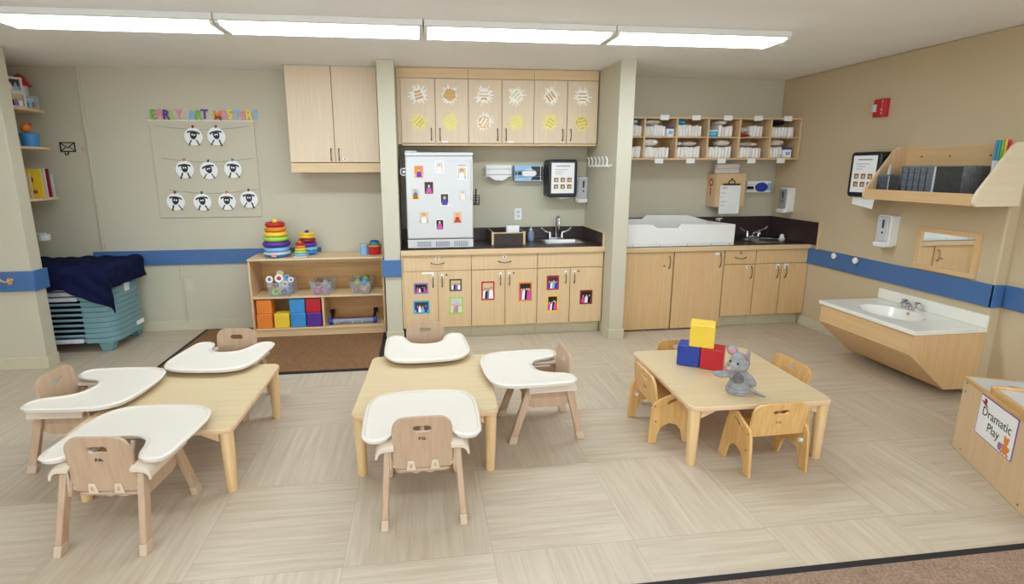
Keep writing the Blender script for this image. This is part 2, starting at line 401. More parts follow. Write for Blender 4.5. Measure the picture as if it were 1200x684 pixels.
# hanging cabinet on the left bay
t = thing('wall_cabinet', 'tall maple wall cabinet with two plain doors above the open toy shelf', 'cabinet', (-.76, 5.04, 1.555))
MB().box(-.40, .021, .09, .40, .328, .922).build('body', 'maplep', t, bevel=.002)
MB().box(-.40, .0, 0, .40, .328, .085).build('bottom_panel', 'mapleX', t, bevel=.002)
for a, c, hx in ((-.398, -.003, -.035), (.003, .396, .035)):
    d = front(t, 'door', a, .092, c, .925, 0, 'maplep'); handle_v(d, hx, .16, 0)
    if hx > 0: lockplate(d, hx+.05, .12, 0)
MB().box(-.41, -.006, .926, .40, .328, .933).build('top_trim', 'white', t)

# hanging cabinets of the middle bay
xs = [-.152, .162, .475, .785, 1.097, 1.415, 1.722]
ulab = ['maple wall cabinet above the white fridge', 'maple wall cabinet above the tissue and glove boxes', 'maple wall cabinet above the black towel dispenser']
for k in range(3):
    a, b_, c = xs[2*k]-(.004 if k else -.0), xs[2*k+1], xs[2*k+2]-.004
    cx = (a+c)/2; t = thing('wall_cabinet', ulab[k]+', decorated with paper suns', 'cabinet', (cx, 5.04, 1.81), 0, 'wall cabinets with paper suns')
    a2 = a-(.036 if k == 0 else 0)
    MB().box(a2-cx+.001, .021, .0, c-cx-.001, .328, .676).build('body', 'maplep', t, bevel=.002)
    MB().box(a2-cx+.001, .0, .588, c-cx-.001, .02, .676).build('fascia', 'mapleX', t, bevel=.002)
    d = front(t, 'door', a-cx+.002, .012, b_-cx-.003, .582, 0, 'maplep'); handle_v(d, b_-cx-.04, .09, 0)
    d = front(t, 'door', b_-cx+.003, .012, c-cx-.002, .582, 0, 'maplep'); handle_v(d, b_-cx+.04, .09, 0)
    if k != 2: MB().box(b_-cx+.06, -.003, .016, b_-cx+.115, 0, .03).build('label_sticker', 'paper', d)
    MB().box(a-cx+.001, .001, -.012, c-cx-.001, .328, -.0005).build('light_rail', 'mapleX', t)

# base cabinets of the middle bay
ys = 4.72
xb = [-.17, .142, .453, .772, 1.08, 1.40, 1.722]
blab = ['maple base cabinet under the white fridge', 'maple base cabinet under the countertop organizer box', 'maple base cabinet under the small sink']
for k in range(3):
    a, b_, c = xb[2*k], xb[2*k+1], xb[2*k+2]; cx = (a+c)/2
    t = thing('base_cabinet', blab[k]+', with family photos on its doors', 'cabinet', (cx, ys, 0), 0, 'base cabinets in the middle bay')
    MB().box(a-cx+.0015-(.018 if k == 0 else 0), .0205 if k else .012, .12, c-cx-.0015+(.006 if k == 2 else 0), .62, .812 if k < 2 else .70).build('body', 'maple', t)
    MB().box(a-cx+.0015, .07, 0, c-cx-.0015, .62, .118).build('toe_kick', 'base', t)
    d = front(t, 'drawer' if k < 2 else 'front_panel', a-cx+.003, .668, c-cx-.003, .812, 0)
    if k < 2: handle_h(d, 0, .735, 0); lockplate(d, 0, .782, 0)
    for x0, x1, hx, s in ((a, b_, b_-.045, -1), (b_, c, b_+.04, 1)):
        d = front(t, 'door', x0-cx+.003, .124, x1-cx-.003, .660, 0)
        handle_v(d, hx-cx, .565, 0, .10)
        MB().plate(rrect(.024, .045, .01, c=(hx-cx, .615)), -.006, 0, 'XZ').build('child_lock', 'whitepl', d)
        if s > 0: MB().cyl((hx-cx+.04, -.008, .628), (hx-cx+.04, 0, .628), .009, seg=12).build('keyhole', 'bronze', d)
        elif k == 0: MB().box(hx-cx-.10, -.003, .638, hx-cx+.01, 0, .655).build('label_sticker', 'paper', d)
# left and right scribe strips are part of the counter run
t = thing('countertop', 'dark brown countertop with maple edge holding the fridge and small sink', 'countertop', (.77, 4.70, 0))
MB().plate([(-.955, .02), (.958, .02), (.958, .665), (-.955, .665)], .816, .860, 'XY', holes=[rrect(.40, .26, .04, c=(.645, .40))]).build('slab', 'counter', t)
MB().box(-.957, 0, .812, .958, .018, .862).build('front_edge', 'mapleX', t, bevel=.004)
MB().box(-.955, .648, .861, .958, .667, .985).build('backsplash', 'counter', t)
MB().box(.939, .03, .861, .957, .647, .985).build('side_splash', 'counter', t)
MB().box(.936, .012, .861, .958, .029, .99).build('splash_end_strip', 'mapleX', t, bevel=.002)
MB().box(.936, .03, .986, .958, .667, .992).build('splash_cap', 'mapleX', t)
# sink of the middle bay
def sink(label, cx, cy, z, w, d, dep):
    t = thing('sink', label, 'sink', (cx, cy, z))
    MB().plate(rrect(w, d, .03), .0005, .006, 'XY', holes=[rrect(w-.05, d-.06, .05)]).build('rim', 'steel', t, bevel=.002)
    bo, bi = rrect(w-.05, d-.06, .05), rrect(w-.10, d-.11, .05); mb = MB(); n0 = 0
    mb.rings([[Vector((x, y, .003)) for x, y in bo], [Vector((x, y, -dep)) for x, y in bi]], cap=False)
    mb.bm.faces.new([mb.bm.verts.new((x, y, -dep)) for x, y in bi])
    mb.build('basin', 'steel', t); MB().lathe([(.028, -dep+.001), (.028, -dep+.004), (.012, -dep+.002)], seg=18).build('drain', 'chrome', t)
    return t
sink('small stainless steel sink set in the dark counter of the middle bay', 1.415, 5.10, .860, .42, .30, .12)
def wing_faucet(label, cx, cy, z, goose=True, sc=1.0):
    t = thing('faucet', label, 'faucet', (cx, cy, z))
    MB().plate(rrect(.17*sc, .05, .02), .0005, .018).build('base_plate', 'chrome', t, bevel=.003)
    if goose:
        P = [(0, 0, .018), (0, 0, .19)] + [(0, -.055+.055*math.cos(a), .19+.055*math.sin(a)) for a in [PI*i/9 for i in range(1, 10)]] + [(0, -.11, .145)]
        MB().tube(P, .0095, 10).build('spout', 'chrome', t)
        MB().cyl((0, -.11, .115), (0, -.11, .15), .013).build('aerator', 'chrome', t)
    else:
        MB().tube([(0, 0, .018), (0, -.01, .055), (0, -.05, .075), (0, -.12, .07), (0, -.125, .05)], [.016, .014, .012, .011, .011], 10).build('spout', 'chrome', t)
    for s in (-1, 1):
        x = s*.065*sc
        h = MB().lathe([(.02, .018), (.018, .04), (.012, .06), (.010, .075)], (x, 0, 0), 14).build('valve', 'chrome', t)
        MB().tube([(x, 0, .07), (x+s*.035, -.005, .078), (x+s*.07, -.01, .095), (x+s*.095, -.01, .118)], [.008, .007, .009, .011], 8).build('lever', 'chrome', h)
    return t
wing_faucet('tall gooseneck chrome faucet with wing levers behind the small sink', 1.405, 5.30, .860)

# right bay: two full height doors, then two drawer units
def base_unit(label, a, c, parts, z0=.0):
    t = thing('base_cabinet', label, 'cabinet', ((a+c)/2, ys, 0), 0, 'base cabinets in the diaper changing bay'); cx = (a+c)/2
    return t, cx
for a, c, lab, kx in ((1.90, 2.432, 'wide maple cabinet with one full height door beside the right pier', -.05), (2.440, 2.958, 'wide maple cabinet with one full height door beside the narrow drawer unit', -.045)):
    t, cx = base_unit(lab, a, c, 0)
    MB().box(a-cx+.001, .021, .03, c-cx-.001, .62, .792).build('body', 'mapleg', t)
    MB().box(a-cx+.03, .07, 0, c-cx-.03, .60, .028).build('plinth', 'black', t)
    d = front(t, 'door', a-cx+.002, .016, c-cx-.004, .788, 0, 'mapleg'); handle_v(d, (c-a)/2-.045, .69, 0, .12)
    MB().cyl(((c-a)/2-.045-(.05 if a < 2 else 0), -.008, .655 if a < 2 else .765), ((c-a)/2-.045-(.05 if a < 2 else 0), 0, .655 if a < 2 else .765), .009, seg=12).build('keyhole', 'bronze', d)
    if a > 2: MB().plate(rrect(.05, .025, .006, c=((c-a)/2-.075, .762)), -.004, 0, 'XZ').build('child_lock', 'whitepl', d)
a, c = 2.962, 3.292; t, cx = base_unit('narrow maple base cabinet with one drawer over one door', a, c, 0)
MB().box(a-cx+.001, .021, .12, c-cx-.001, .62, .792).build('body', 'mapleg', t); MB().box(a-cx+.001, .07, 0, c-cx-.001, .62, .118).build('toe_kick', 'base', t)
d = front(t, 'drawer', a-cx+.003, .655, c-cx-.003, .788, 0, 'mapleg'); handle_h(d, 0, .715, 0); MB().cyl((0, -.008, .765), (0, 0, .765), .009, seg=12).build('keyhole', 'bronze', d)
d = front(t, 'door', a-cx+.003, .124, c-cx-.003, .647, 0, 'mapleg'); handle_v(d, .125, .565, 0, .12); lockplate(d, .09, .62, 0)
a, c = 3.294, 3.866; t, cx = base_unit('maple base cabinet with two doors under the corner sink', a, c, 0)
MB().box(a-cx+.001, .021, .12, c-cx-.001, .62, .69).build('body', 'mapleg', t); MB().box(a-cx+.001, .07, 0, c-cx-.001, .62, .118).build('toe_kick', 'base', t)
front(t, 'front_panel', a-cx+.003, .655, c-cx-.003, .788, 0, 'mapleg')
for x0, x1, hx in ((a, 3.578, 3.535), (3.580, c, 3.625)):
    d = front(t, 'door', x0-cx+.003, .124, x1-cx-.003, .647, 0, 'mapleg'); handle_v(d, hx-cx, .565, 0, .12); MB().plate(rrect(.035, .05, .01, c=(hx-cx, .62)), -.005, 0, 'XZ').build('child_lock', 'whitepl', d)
t = thing('countertop', 'dark brown countertop with tall backsplash in the diaper changing bay', 'countertop', (2.9, 4.70, 0))
MB().plate([(-1.03, .02), (.968, .02), (.968, .665), (-1.03, .665)], .797, .838, 'XY', holes=[circ(.19, 28, (.68, .34), .15)]).build('slab', 'counter', t)
MB().box(-1.03, 0, .793, .968, .018, .840).build('front_edge', 'mapleX', t, bevel=.004)
MB().box(-1.03, .648, .839, .968, .667, 1.062).build('backsplash', 'counter', t)
MB().box(.948, -.08, .839, .967, .647, 1.062).build('side_splash', 'counter', t)
MB().box(.944, -.10, .80, .968, -.081, 1.066).build('splash_end_strip', 'mapleX', t, bevel=.002)
t = thing('sink', 'oval stainless steel sink in the corner of the changing bay counter', 'sink', (3.58, 5.04, .838))
MB().plate(circ(.21, 32, ry=.17), .0005, .006, holes=[circ(.185, 32, ry=.145)]).build('rim', 'steel', t, bevel=.002)
MB().rings([[Vector((x*s, y*s, z)) for x, y in circ(.187, 32, ry=.147)] for s, z in ((1, .003), (.95, -.05), (.75, -.11), (.15, -.125), (.02, -.125))]).build('basin', 'steel', t)
wing_faucet('low chrome faucet with two levers at the corner sink', 3.60, 5.26, .838, False, 1.0)
tag(MB().lathe([(.03, .0), (.032, .012), (.022, .02), (.02, .05), (.012, .055)], seg=16).build('drain_stopper', 'whitepl', loc=(3.81, 5.07, .8395)), 'small white plug lying beside the oval corner sink', 'plug')

# ------------------------------------------------------------------ fridge
t = thing('mini_fridge', 'white undercounter fridge covered with photos standing on the counter', 'fridge', (.18, 4.78, .861))
MB().box(-.302, .055, 0, .302, .55, .845).build('body', 'white', t, bevel=.006)
MB().box(-.302, 0, .095, .302, .05, .835).build('door', 'white', t, bevel=.012, bseg=3)
MB().box(-.304, .002, .838, .304, .55, .868).build('top', 'white', t, bevel=.005)
g = MB().box(-.302, .012, .008, .302, .054, .088).build('kick_grille', 'white', t, bevel=.004)
for x0 in (-.215, -.045, .125):
    mb = MB()
    for i in range(9): mb.box(x0+i*.0145, .009, .022, x0+i*.0145+.009, .0118, .07)
    mb.build('vent_slots', 'inkg', g)
MB().box(-.302, -.001, .79, .302, .0, .796).build('door_line', 'lgray', t)
MB().box(-.30, .0, .868, -.20, .07, .882).build('hinge', 'white', t, bevel=.003)
mb = MB(); mb.plate([(.272, .46), (.282, .54), (.282, .78), (.272, .81), (.300, .81), (.300, .44)], -.014, -.0005, 'XZ'); mb.build('handle', 'white', t, bevel=.006)
MB().box(.165, -.0012, .75, .235, -.0003, .758).build('badge', 'grayp', t)
# clip and pencil cup on the fridge
t = thing('kitchen_timer', 'round black and white magnetic timer on the side edge of the fridge', 'timer', (-.137, 4.80, 1.56))
TY = Matrix.Rotation(PI/2, 4, 'X')
MB().lathe([(.034, -.006), (.034, .006)], seg=24, T=TY).build('case', 'whitepl', t)
MB().lathe([(.026, .0062), (.026, .009)], seg=24, T=TY).build('dial', 'black', t); MB().lathe([(.013, .0092), (.013, .012)], seg=18, T=TY).build('knob', 'lgray', t)
t = thing('pencil_cup', 'black mesh pencil cup hung on the side of the fridge', 'cup', (.5185, 4.93, 1.25))
MB().plate(rrect(.066, .07, .006), 0, .006).build('bottom', 'black', t)
mb = MB()
for z in (.02, .045, .07, .09): mb.tube([(x, y, z) for x, y in rrect(.07, .074, .008, 3)], .0022, 5, closed=True)
for x, y in rrect(.07, .074, .008, 2): mb.cyl((x, y, .004), (x, y, .09), .0018, seg=5)
mb.build('mesh_wall', 'black', t)
for i, (mt, nm, dx, dy, tx) in enumerate((('red', 'red', -.015, 0, -.012), ('black', 'black', 0, .015, .004), ('dgreen', 'green', .006, -.015, .0), ('white', 'white', .018, .006, .018), ('blue', 'blue', -.018, .016, -.016))):
    t = thing('pen', nm+' pen standing in the black mesh cup beside the fridge', 'pen', (.5185+dx, 4.93+dy, 1.2575), 0, 'pens in the mesh cup')
    MB().tube([(0, 0, 0), (tx*.6, 0, .10)], .0045, 8).build('barrel', mt, t); MB().tube([(tx*.6, 0, .1002), (tx, 0, .145)], [.0052, .0045], 8).build('cap', mt, t)

# ------------------------------------------------------------------ photographs
def picture_mb(w, h, seed, bg=None):
    """people-like blobs on a ground; faces X right, Z up, towards -Y"""
    R = random.Random(seed); mb = MB(); mb.mi = 0; mb.box(-w/2, -.0006, -h/2, w/2, 0, h/2)
    mb.mi = 1; mb.box(-w/2, -.0009, -h/2, w/2, -.0006, -h/2+h*R.uniform(.15, .4))
    n = 1 if bg else R.choice((3, 4, 4))
    for i in range(n):
        cx = (i-(n-1)/2)*w*(.28 if n < 4 else .22)+R.uniform(-.04, .04)*w; cz = R.uniform(-.12, .02)*h; s = h*(.34 if n == 1 else .19)
        e = .0003*i
        mb.mi = 2+(i % 3); mb.plate([(cx-s*.75, -h*.49), (cx+s*.75, -h*.49), (cx+s*.6, cz+s*.1), (cx+s*.3, cz+s*.45), (cx-s*.3, cz+s*.45), (cx-s*.6, cz+s*.1)], -.0013-e, -.0009-e, 'XZ')
        mb.mi = 6; mb.plate([(min(w*.49, max(-w*.49, x)), z) for x, z in circ(s*.42, 10, (cx, cz+s*.85), s*.48)], -.0014-e, -.0013-e, 'XZ')
        mb.mi = 5; mb.plate(circ(s*.32, 10, (cx, cz+s*.78), s*.38), -.0018-e, -.0014-e, 'XZ')
    return mb
PAL = [['tan', 'brown', 'red', 'cream', 'red', 'skin', 'brown'], ['orange', 'tan', 'purple', 'orange', 'lblue', 'skin', 'brown'], ['lgray', 'tan', 'cream', 'pink', 'grayp', 'skin', 'tan'],
       ['tan', 'grayp', 'paper', 'black', 'lav', 'skin', 'black'], ['dgray', 'tan', 'navyb', 'paper', 'lblue', 'skin', 'brown'], ['black', 'brown', 'magenta', 'paper', 'navy', 'skin', 'black'],
       ['sky', 'yellow', 'brown', 'olive', 'lblue', 'skin', 'brown']]
def photo(name, label, x, y, z, w, h, border, pal, seed, group, bw=.008, single=False):
    t = thing(name, label, 'photo', (x, y, z), 0, group)
    MB().box(-w/2, -.0012, -h/2, w/2, 0, h/2).build('card', border, t)
    picture_mb(w-2*bw, h-2*bw, seed, single).build('picture', PAL[pal], t, loc=(0, -.0013, 0))
    return t
FY = 4.7802
for i, (x, z, w, h, bd, pal, lab) in enumerate((
    (-.004, 1.56, .078, .105, 'orange', 1, 'orange photo of a child, topmost at the hinge edge of the fridge door'),
    (.181, 1.602, .074, .105, 'paper', 2, 'pale photo of a fair haired child, highest on the fridge door'),
    (.382, 1.545, .080, .115, 'paper', 3, 'white bordered photo under the badge of the fridge door'),
    (.082, 1.418, .078, .105, 'dred', 5, 'red and brown photo of a child in red, above the middle of the fridge door'),
    (-.040, 1.365, .072, .100, 'yellow', 6, 'yellow edged photo of a child outdoors, halfway down the hinge edge of the fridge'),
    (.221, 1.312, .078, .110, 'paper', 4, 'photo of a child in white and blue, in the middle of the fridge door'),
    (.388, 1.355, .072, .100, 'lgray', 2, 'pale photo on the fridge door just under the door handle'),
    (.030, 1.152, .080, .105, 'tan', 3, 'tan photo of a child in white, low on the fridge door beside the hinge'),
    (.174, 1.083, .074, .100, 'paper', 5, 'photo of a child in pink, lowest on the fridge door'),
    (.336, 1.150, .078, .105, 'tan', 0, 'photo of a child in bright red, low on the fridge door under the handle'))):
    photo('photo', lab, x, FY, z, w, h, bd, pal, 40+i, 'photos on the fridge door', .005, True)
CY = 4.7202
for i, (x, z, w, h, bd, pal, lab) in enumerate((
    (-.014, .505, .130, .100, 'lav', 5, 'purple bordered family photo on a base cabinet door'), (-.014, .326, .150, .125, 'cyan', 4, 'bright blue bordered family photo on a base cabinet door'),
    (.306, .527, .115, .115, 'olive', 3, 'dark olive bordered family photo on a base cabinet door'), (.310, .330, .130, .165, 'lime', 2, 'lime green bordered family photo on a base cabinet door'),
    (.609, .463, .125, .180, 'red', 3, 'tall red bordered photo of a couple on a base cabinet door'), (.966, .443, .130, .185, 'orange', 5, 'orange bordered family photo alone on a base cabinet door'),
    (1.232, .522, .120, .140, 'red', 4, 'red bordered family photo above the yellow bordered one'), (1.234, .318, .115, .165, 'yellow', 5, 'yellow bordered family photo under a red bordered one'),
    (1.564, .370, .125, .140, 'dred', 5, 'dark red bordered family photo on the last base cabinet door by the right pier'))):
    photo('framed_photo', lab, x, CY, z, w, h, bd, pal, 70+i, 'family photos on the base cabinet doors', .014)

# ------------------------------------------------------------------ paper suns on the hanging cabinets
def sun(x, z, core, stripe, ray, label, seed, ang=0):
    R = random.Random(seed); t = thing('paper_sun', label, 'paper sun', (x, 5.0402, z), 0, 'paper suns on the wall cabinets')
    r0 = .054; mb = MB()
    for i in range(19):
        a = 2*PI*i/19+R.uniform(-.12, .12); L = R.uniform(.066, .102); w = R.uniform(.008, .015)
        c_, s_ = math.cos(a), math.sin(a); e = .0001*(i % 3)
        mb.plate([(c_*r0*.6-s_*w, s_*r0*.6+c_*w), (c_*r0*.6+s_*w, s_*r0*.6-c_*w), (c_*L+s_*w*.25, s_*L-c_*w*.25), (c_*L-s_*w*.25, s_*L+c_*w*.25)], -.0011-e, 0, 'XZ')
    mb.build('rays', ray, t)
    MB().plate([(p[0]*(1+.12*math.sin(5*i+seed)), p[1]*(1+.12*math.cos(3*i+seed))) for i, p in enumerate(circ(r0, 22))], -.0022, -.0016, 'XZ').build('disc', core, t)
    mb = MB(); c_, s_ = math.cos(ang), math.sin(ang)
    for k, v in enumerate((-.032, -.004, .026)):
        w = math.sqrt(max(.0004, r0**2-v**2))*R.uniform(.6, .9); h = R.uniform(.005, .010)
        mb.plate([(c_*u-s_*q, s_*u+c_*q) for u, q in ((-w, v-h), (0, v-h*R.uniform(.4, 1.4)), (w, v-h), (w, v+h), (w*.2, v+h*R.uniform(.5, 1.5)), (-w, v+h))], -.003, -.0024, 'XZ')
    mb.build('paint_strokes', stripe, t)
SX = [.01, .298, .616, .925, 1.253, 1.56]; SN = ['first', 'second', 'third', 'fourth', 'fifth', 'last']
up = [('sunw', 'sunb', 'sunw', .3, 'white paper sun striped brown'), ('sunb', 'sunor', 'sunw', .1, 'brown orange paper sun'), ('sunw', 'sunb', 'sunw', 0, 'white paper sun with level brown bands'),
      ('sunw', 'sunl', 'sunw', .8, 'white paper sun with a pale green middle'), ('sunw', 'sunb', 'sunw', -.9, 'white paper sun with a slanted brown band'), ('sunw', 'sunb', 'sunw', 0, 'white paper sun with a broad brown bar')]
lo = [('sun', 'suno', 'sun', .8, 'yellow paper sun with dark scribbles'), ('sun', 'sunl', 'sun', .5, 'yellow green paper sun'), ('sunor', 'sunw', 'sunw', 1.0, 'orange and white paper sun'),
      ('sun', 'sunl', 'sun', .3, 'yellow spiky paper sun'), ('sun', 'suno', 'sun', -.5, 'yellow paper sun with long thin rays'), ('suno', 'sun', 'sun', .2, 'solid bright yellow paper sun')]
for i in range(6):
    c0, s0, r0, an, l0 = up[i]; sun(SX[i], 2.252, c0, s0, r0, f'{l0}, upper on the {SN[i]} of six doors', 3+i, an)
    c0, s0, r0, an, l0 = lo[i]; sun(SX[i], 2.012, c0, s0, r0, f'{l0}, lower on the {SN[i]} of six doors', 23+i, an)

# ------------------------------------------------------------------ things on the wall of the middle bay
WY = B-.0005
t = thing('tissue_dispenser', 'white folded tissue box in a wire holder on the wall right of the fridge', 'dispenser', (.795, B+.0022, 1.475))
MB().box(-.125, -.095, .03, .13, -.002, .145).build('box', 'whitepl', t, bevel=.004)
mb = MB(); mb.plate([(-.09, .11), (-.10, .03), (-.06, .005), (-.03, -.008), (.0, -.004), (.03, -.012), (.07, .006), (.10, .03), (.09, .11)], -.101, -.097, 'XZ'); mb.build('tissue', 'paper', t, bevel=.001)
mb = MB()
for z in (.05, .105): mb.tube([(-.16, -.03, z), (-.16, -.10, z), (.135, -.10, z), (.135, -.01, z)], .003, 6)
mb.tube([(-.13, -.001, .02), (-.13, -.10, .02), (-.13, -.10, .14)], .003, 6); mb.build('wire_holder', 'steel', t)
t = thing('glove_box', 'blue and black glove box with a white oval opening on the wall', 'box', (1.10, B+.0022, 1.46))
MB().box(-.145, -.095, 0, .145, -.002, .155).build('carton', 'sky', t, bevel=.003)
mb = MB(); mb.plate([(.02, .01), (.143, .01), (.143, .145), (.02, .145), (.06, .075)], -.0965, -.0955, 'XZ'); mb.box(-.14, -.0965, .06, -.07, -.0955, .095); mb.build('dark_print', 'black', t)
MB().plate(circ(.075, 24, (.005, .078), .04), -.099, -.097, 'XZ').build('opening', 'paper', t)
mb = MB()
for z in (.045, .105): mb.tube([(-.15, -.01, z), (-.15, -.10, z), (-.06, -.1015, z)], .003, 6); mb.tube([(.15, -.01, z), (.15, -.10, z), (-.15, -.10, z)], .003, 6)
for x in (-.12, .12): mb.tube([(x, -.02, -.004), (x, -.102, -.004), (x, -.102, .15)], .003, 6)
mb.build('wire_holder', 'steel', t)
t = thing('wall_outlet', 'white outlet plate above the countertop organizer box', 'outlet', (1.012, B+.0022, 1.12))
MB().plate(rrect(.075, .118, .006), -.006, -.0005, 'XZ').build('plate', 'whitepl', t, bevel=.001)
for z in (-.022, .022): MB().plate(rrect(.032, .028, .008, c=(0, z)), -.0085, -.0062, 'XZ').build('socket', 'lgray', t)

def poster(parent, w, h, y, zc, xc=0):
    p = MB().box(xc-w/2, y-.0015, zc-h/2, xc+w/2, y, zc+h/2).build('poster', 'paper', parent)
    mb = MB(); mb.box(xc-w*.30, y-.0022, zc+h*.375, xc+w*.30, y-.0016, zc+h*.41)
    for k in range(3): mb.box(xc-w*.34, y-.0022, zc+h*(.27-.07*k), xc+w*(.2-.14*k), y-.0016, zc+h*(.285-.07*k))
    mb.build('text_lines', 'inkg', p)
    for i in range(3):
        for j in range(2):
            cx, cz = xc+w*(-.29+.29*i), zc+h*(-.06-.22*j); mb = MB(); mb.box(cx-w*.095, y-.0022, cz-h*.07, cx+w*.095, y-.0016, cz+h*.07)
            mb.mi = 1; mb.plate(circ(w*.055, 10, (cx+w*.01, cz-h*.01)), -.0028+y, -.00215+y, 'XZ'); mb.build('picture', ['brown', 'tan'], p)
    return p
def towel_dispenser(label, loc, rz):
    t = thing('towel_dispenser', label, 'dispenser', loc, rz)
    MB().plate(rrect(.30, .37, .03, c=(0, .195)), -.205, -.002, 'XZ').build('body', 'black', t, bevel=.012, bseg=3)
    MB().box(-.155, -.12, .05, -.1505, -.03, .34).build('side_window', 'dgray', t)
    poster(t, .235, .30, -.2055, .20)
    mb = MB(); pts = [(-.11, .012), (-.04, .004), (.0, -.012), (.05, -.006), (.11, .01)]
    mb.plate([(x, .02) for x, z in reversed(pts)]+[(x, z-.0) for x, z in pts], -.17, -.167, 'XZ'); mb.build('paper_towel', 'paper', t)
    return t
towel_dispenser('black paper towel dispenser with a hand washing poster above the small sink', (1.425, B+.0022, 1.29), 0)
def soap(label, loc, rz, face='lgray'):
    t = thing('soap_dispenser', label, 'dispenser', loc, rz)
    MB().plate(rrect(.125, .25, .012, c=(0, .135)), -.085, -.002, 'XZ').build('body', 'whitepl', t, bevel=.006)
    f_ = MB().plate(rrect(.105, .20, .01, c=(0, .150)), -.102, -.086, 'XZ').build('front_cover', face, t, bevel=.008)
    mb = MB(); mb.plate(rrect(.018, .07, .006, c=(.01, .19)), -.1045, -.1025, 'XZ'); mb.plate(circ(.009, 12, (.01, .12)), -.1045, -.1025, 'XZ'); mb.build('window', 'dgray', f_)
    MB().plate(rrect(.115, .045, .018, c=(0, .022)), -.115, -.02, 'XZ').build('push_bar', 'whitepl', t, bevel=.008)
    return t
soap('white soap dispenser with grey front beside the black towel dispenser over the small sink', (1.665, B+.0022, 1.235), 0)

# hooks on the side of the right pier
t = thing('hook_rack', 'white rack of six curved hooks on the side of the right pier', 'hook rack', (1.7312, 4.93, 1.60))
MB().box(-.008, -.30, .0, -.0005, .30, .022).build('bar', 'whitepl', t, bevel=.002)
for i in range(6):
    y = -.26+.104*i
    MB().tube([(-.004, y, .018), (-.014, y, .0), (-.030, y, .004), (-.036, y, .03), (-.03, y, .06), (-.05, y, .095)], .0065, 7).build('hook', 'whitepl', t)

# organizer, napkins and bottle on the counter
t = thing('countertop_organizer', 'low dark organizer box with maple end boards on the middle countertop', 'organizer', (.84, 4.95, .861))
for s in (-1, 1): MB().box(min(s*.165, s*.145), 0, 0, max(s*.165, s*.145), .36, .125).build('end_board', 'counter', t)
for s in (-1, 1): MB().box(min(s*.166, s*.144), -.012, 0, max(s*.166, s*.144), -.0005, .128).build('edge_strip', 'maple', t, bevel=.002)
MB().box(-.1445, .004, .0, .1445, .02, .110).build('front_board', 'counter', t)
MB().box(-.1445, .0, .1105, .1445, .022, .120).build('front_cap', 'maple', t)
MB().box(-.1445, .34, .0, .1445, .356, .110).build('back_board', 'counter', t); MB().box(-.1445, .021, .0, .1445, .339, .012).build('bottom', 'counter', t)
mb = MB()
for i in range(5): mb.box(-.062+.002*(i % 2), -.028+i*.011, 0, .06+.002*(i % 2), -.028+i*.011+.0108, .155+.004*math.sin(i*2))
tag(mb.build('napkin_stack', 'paper', loc=(.90, 5.06, .8735), rot=(0, 0, .1)), 'white paper napkins standing in the countertop organizer box', 'napkins')
t = thing('pump_bottle', 'clear pump bottle between the organizer box and the small sink', 'bottle', (1.115, 5.20, .861))
MB().lathe([(.028, 0), (.032, .008), (.032, .075), (.024, .095), (.014, .104)], seg=20).build('body', 'clearb', t, smooth=60)
MB().lathe([(.016, .1045), (.016, .12), (.006, .121), (.006, .15)], seg=16).build('collar', 'lgray', t)
MB().plate(rrect(.018, .052, .006, c=(0, -.012)), .1502, .162).build('pump_head', 'lgray', t, bevel=.002)

# ------------------------------------------------------------------ left bay: sheep display
t = thing('display_board', 'large beige wall board carrying strings of paper sheep', 'board', (-2.008, B, 1.13))
MB().box(-.465, -.012, 0, .465, -.0005, .905).build('panel', 'wall', t, bevel=.002)
MB().box(-.468, -.014, .897, .468, -.0005, .908).build('top_edge', 'cream', t)
lt = [('E', 'green', 'green'), ('A', 'pink', 'pink'), ('R', 'purple', 'purple'), ('L', 'lime', 'pale green'), ('Y', 'pink', 'rose'), (' ', '', ''), ('A', 'lblue', 'blue'), ('R', 'green', 'green'), ('T', 'purple', 'purple'), (' ', '', ''),
      ('M', 'orange', 'orange'), ('A', 'pink', 'pink'), ('S', 'yellow', 'yellow'), ('T', 'lblue', 'blue'), ('E', 'pink', 'pink'), ('R', 'yellow', 'yellow'), ('S', 'lblue', 'blue')]
words = ['EARLY', 'ART', 'MASTERS']; wi = 0
adv = (-1.535+2.455)/16.6
for i, (ch, col, cn) in enumerate(lt):
    if ch == ' ': wi += 1; continue
    mb = MB(); text_mesh(mb, ch, .118, FACE @ Matrix.Rotation(.05*math.sin(i*2.3), 4, 'Z') @ Matrix.Diagonal((.86, 1, 1, 1)), .0015, bold=.0035)
    for v in mb.bm.verts: pass
    tag(mb.build('paper_letter', col, loc=(-2.455+adv*(i+.5)*1.02, B-.0149, 2.080+.006*math.sin(i*1.7)), smooth=20), f'{cn} paper letter {ch}{" second" if (ch, i) == ("S", 16) else ""} in the word {words[wi]} over the sheep', 'letter', 'letters over the sheep display')
rows = [(1.955, .02, [226.9, 253.6], 'top'), (1.66, .02, [216.9, 244.7, 273], 'middle'), (1.395, .02, [205.7, 236.6, 266, 292], 'bottom')]
posn = {'top': [('left', -2.088, 1.887), ('right', -1.885, 1.889)], 'middle': [('left', -2.199, 1.585), ('centre', -1.985, 1.575), ('right', -1.765, 1.585)],
        'bottom': [('outermost left', -2.315, 1.283), ('second', -2.075, 1.278), ('third', -1.850, 1.280), ('outermost right', -1.645, 1.300)]}
zs = {'top': (1.985, 1.965), 'middle': (1.69, 1.668), 'bottom': (1.395, 1.388)}
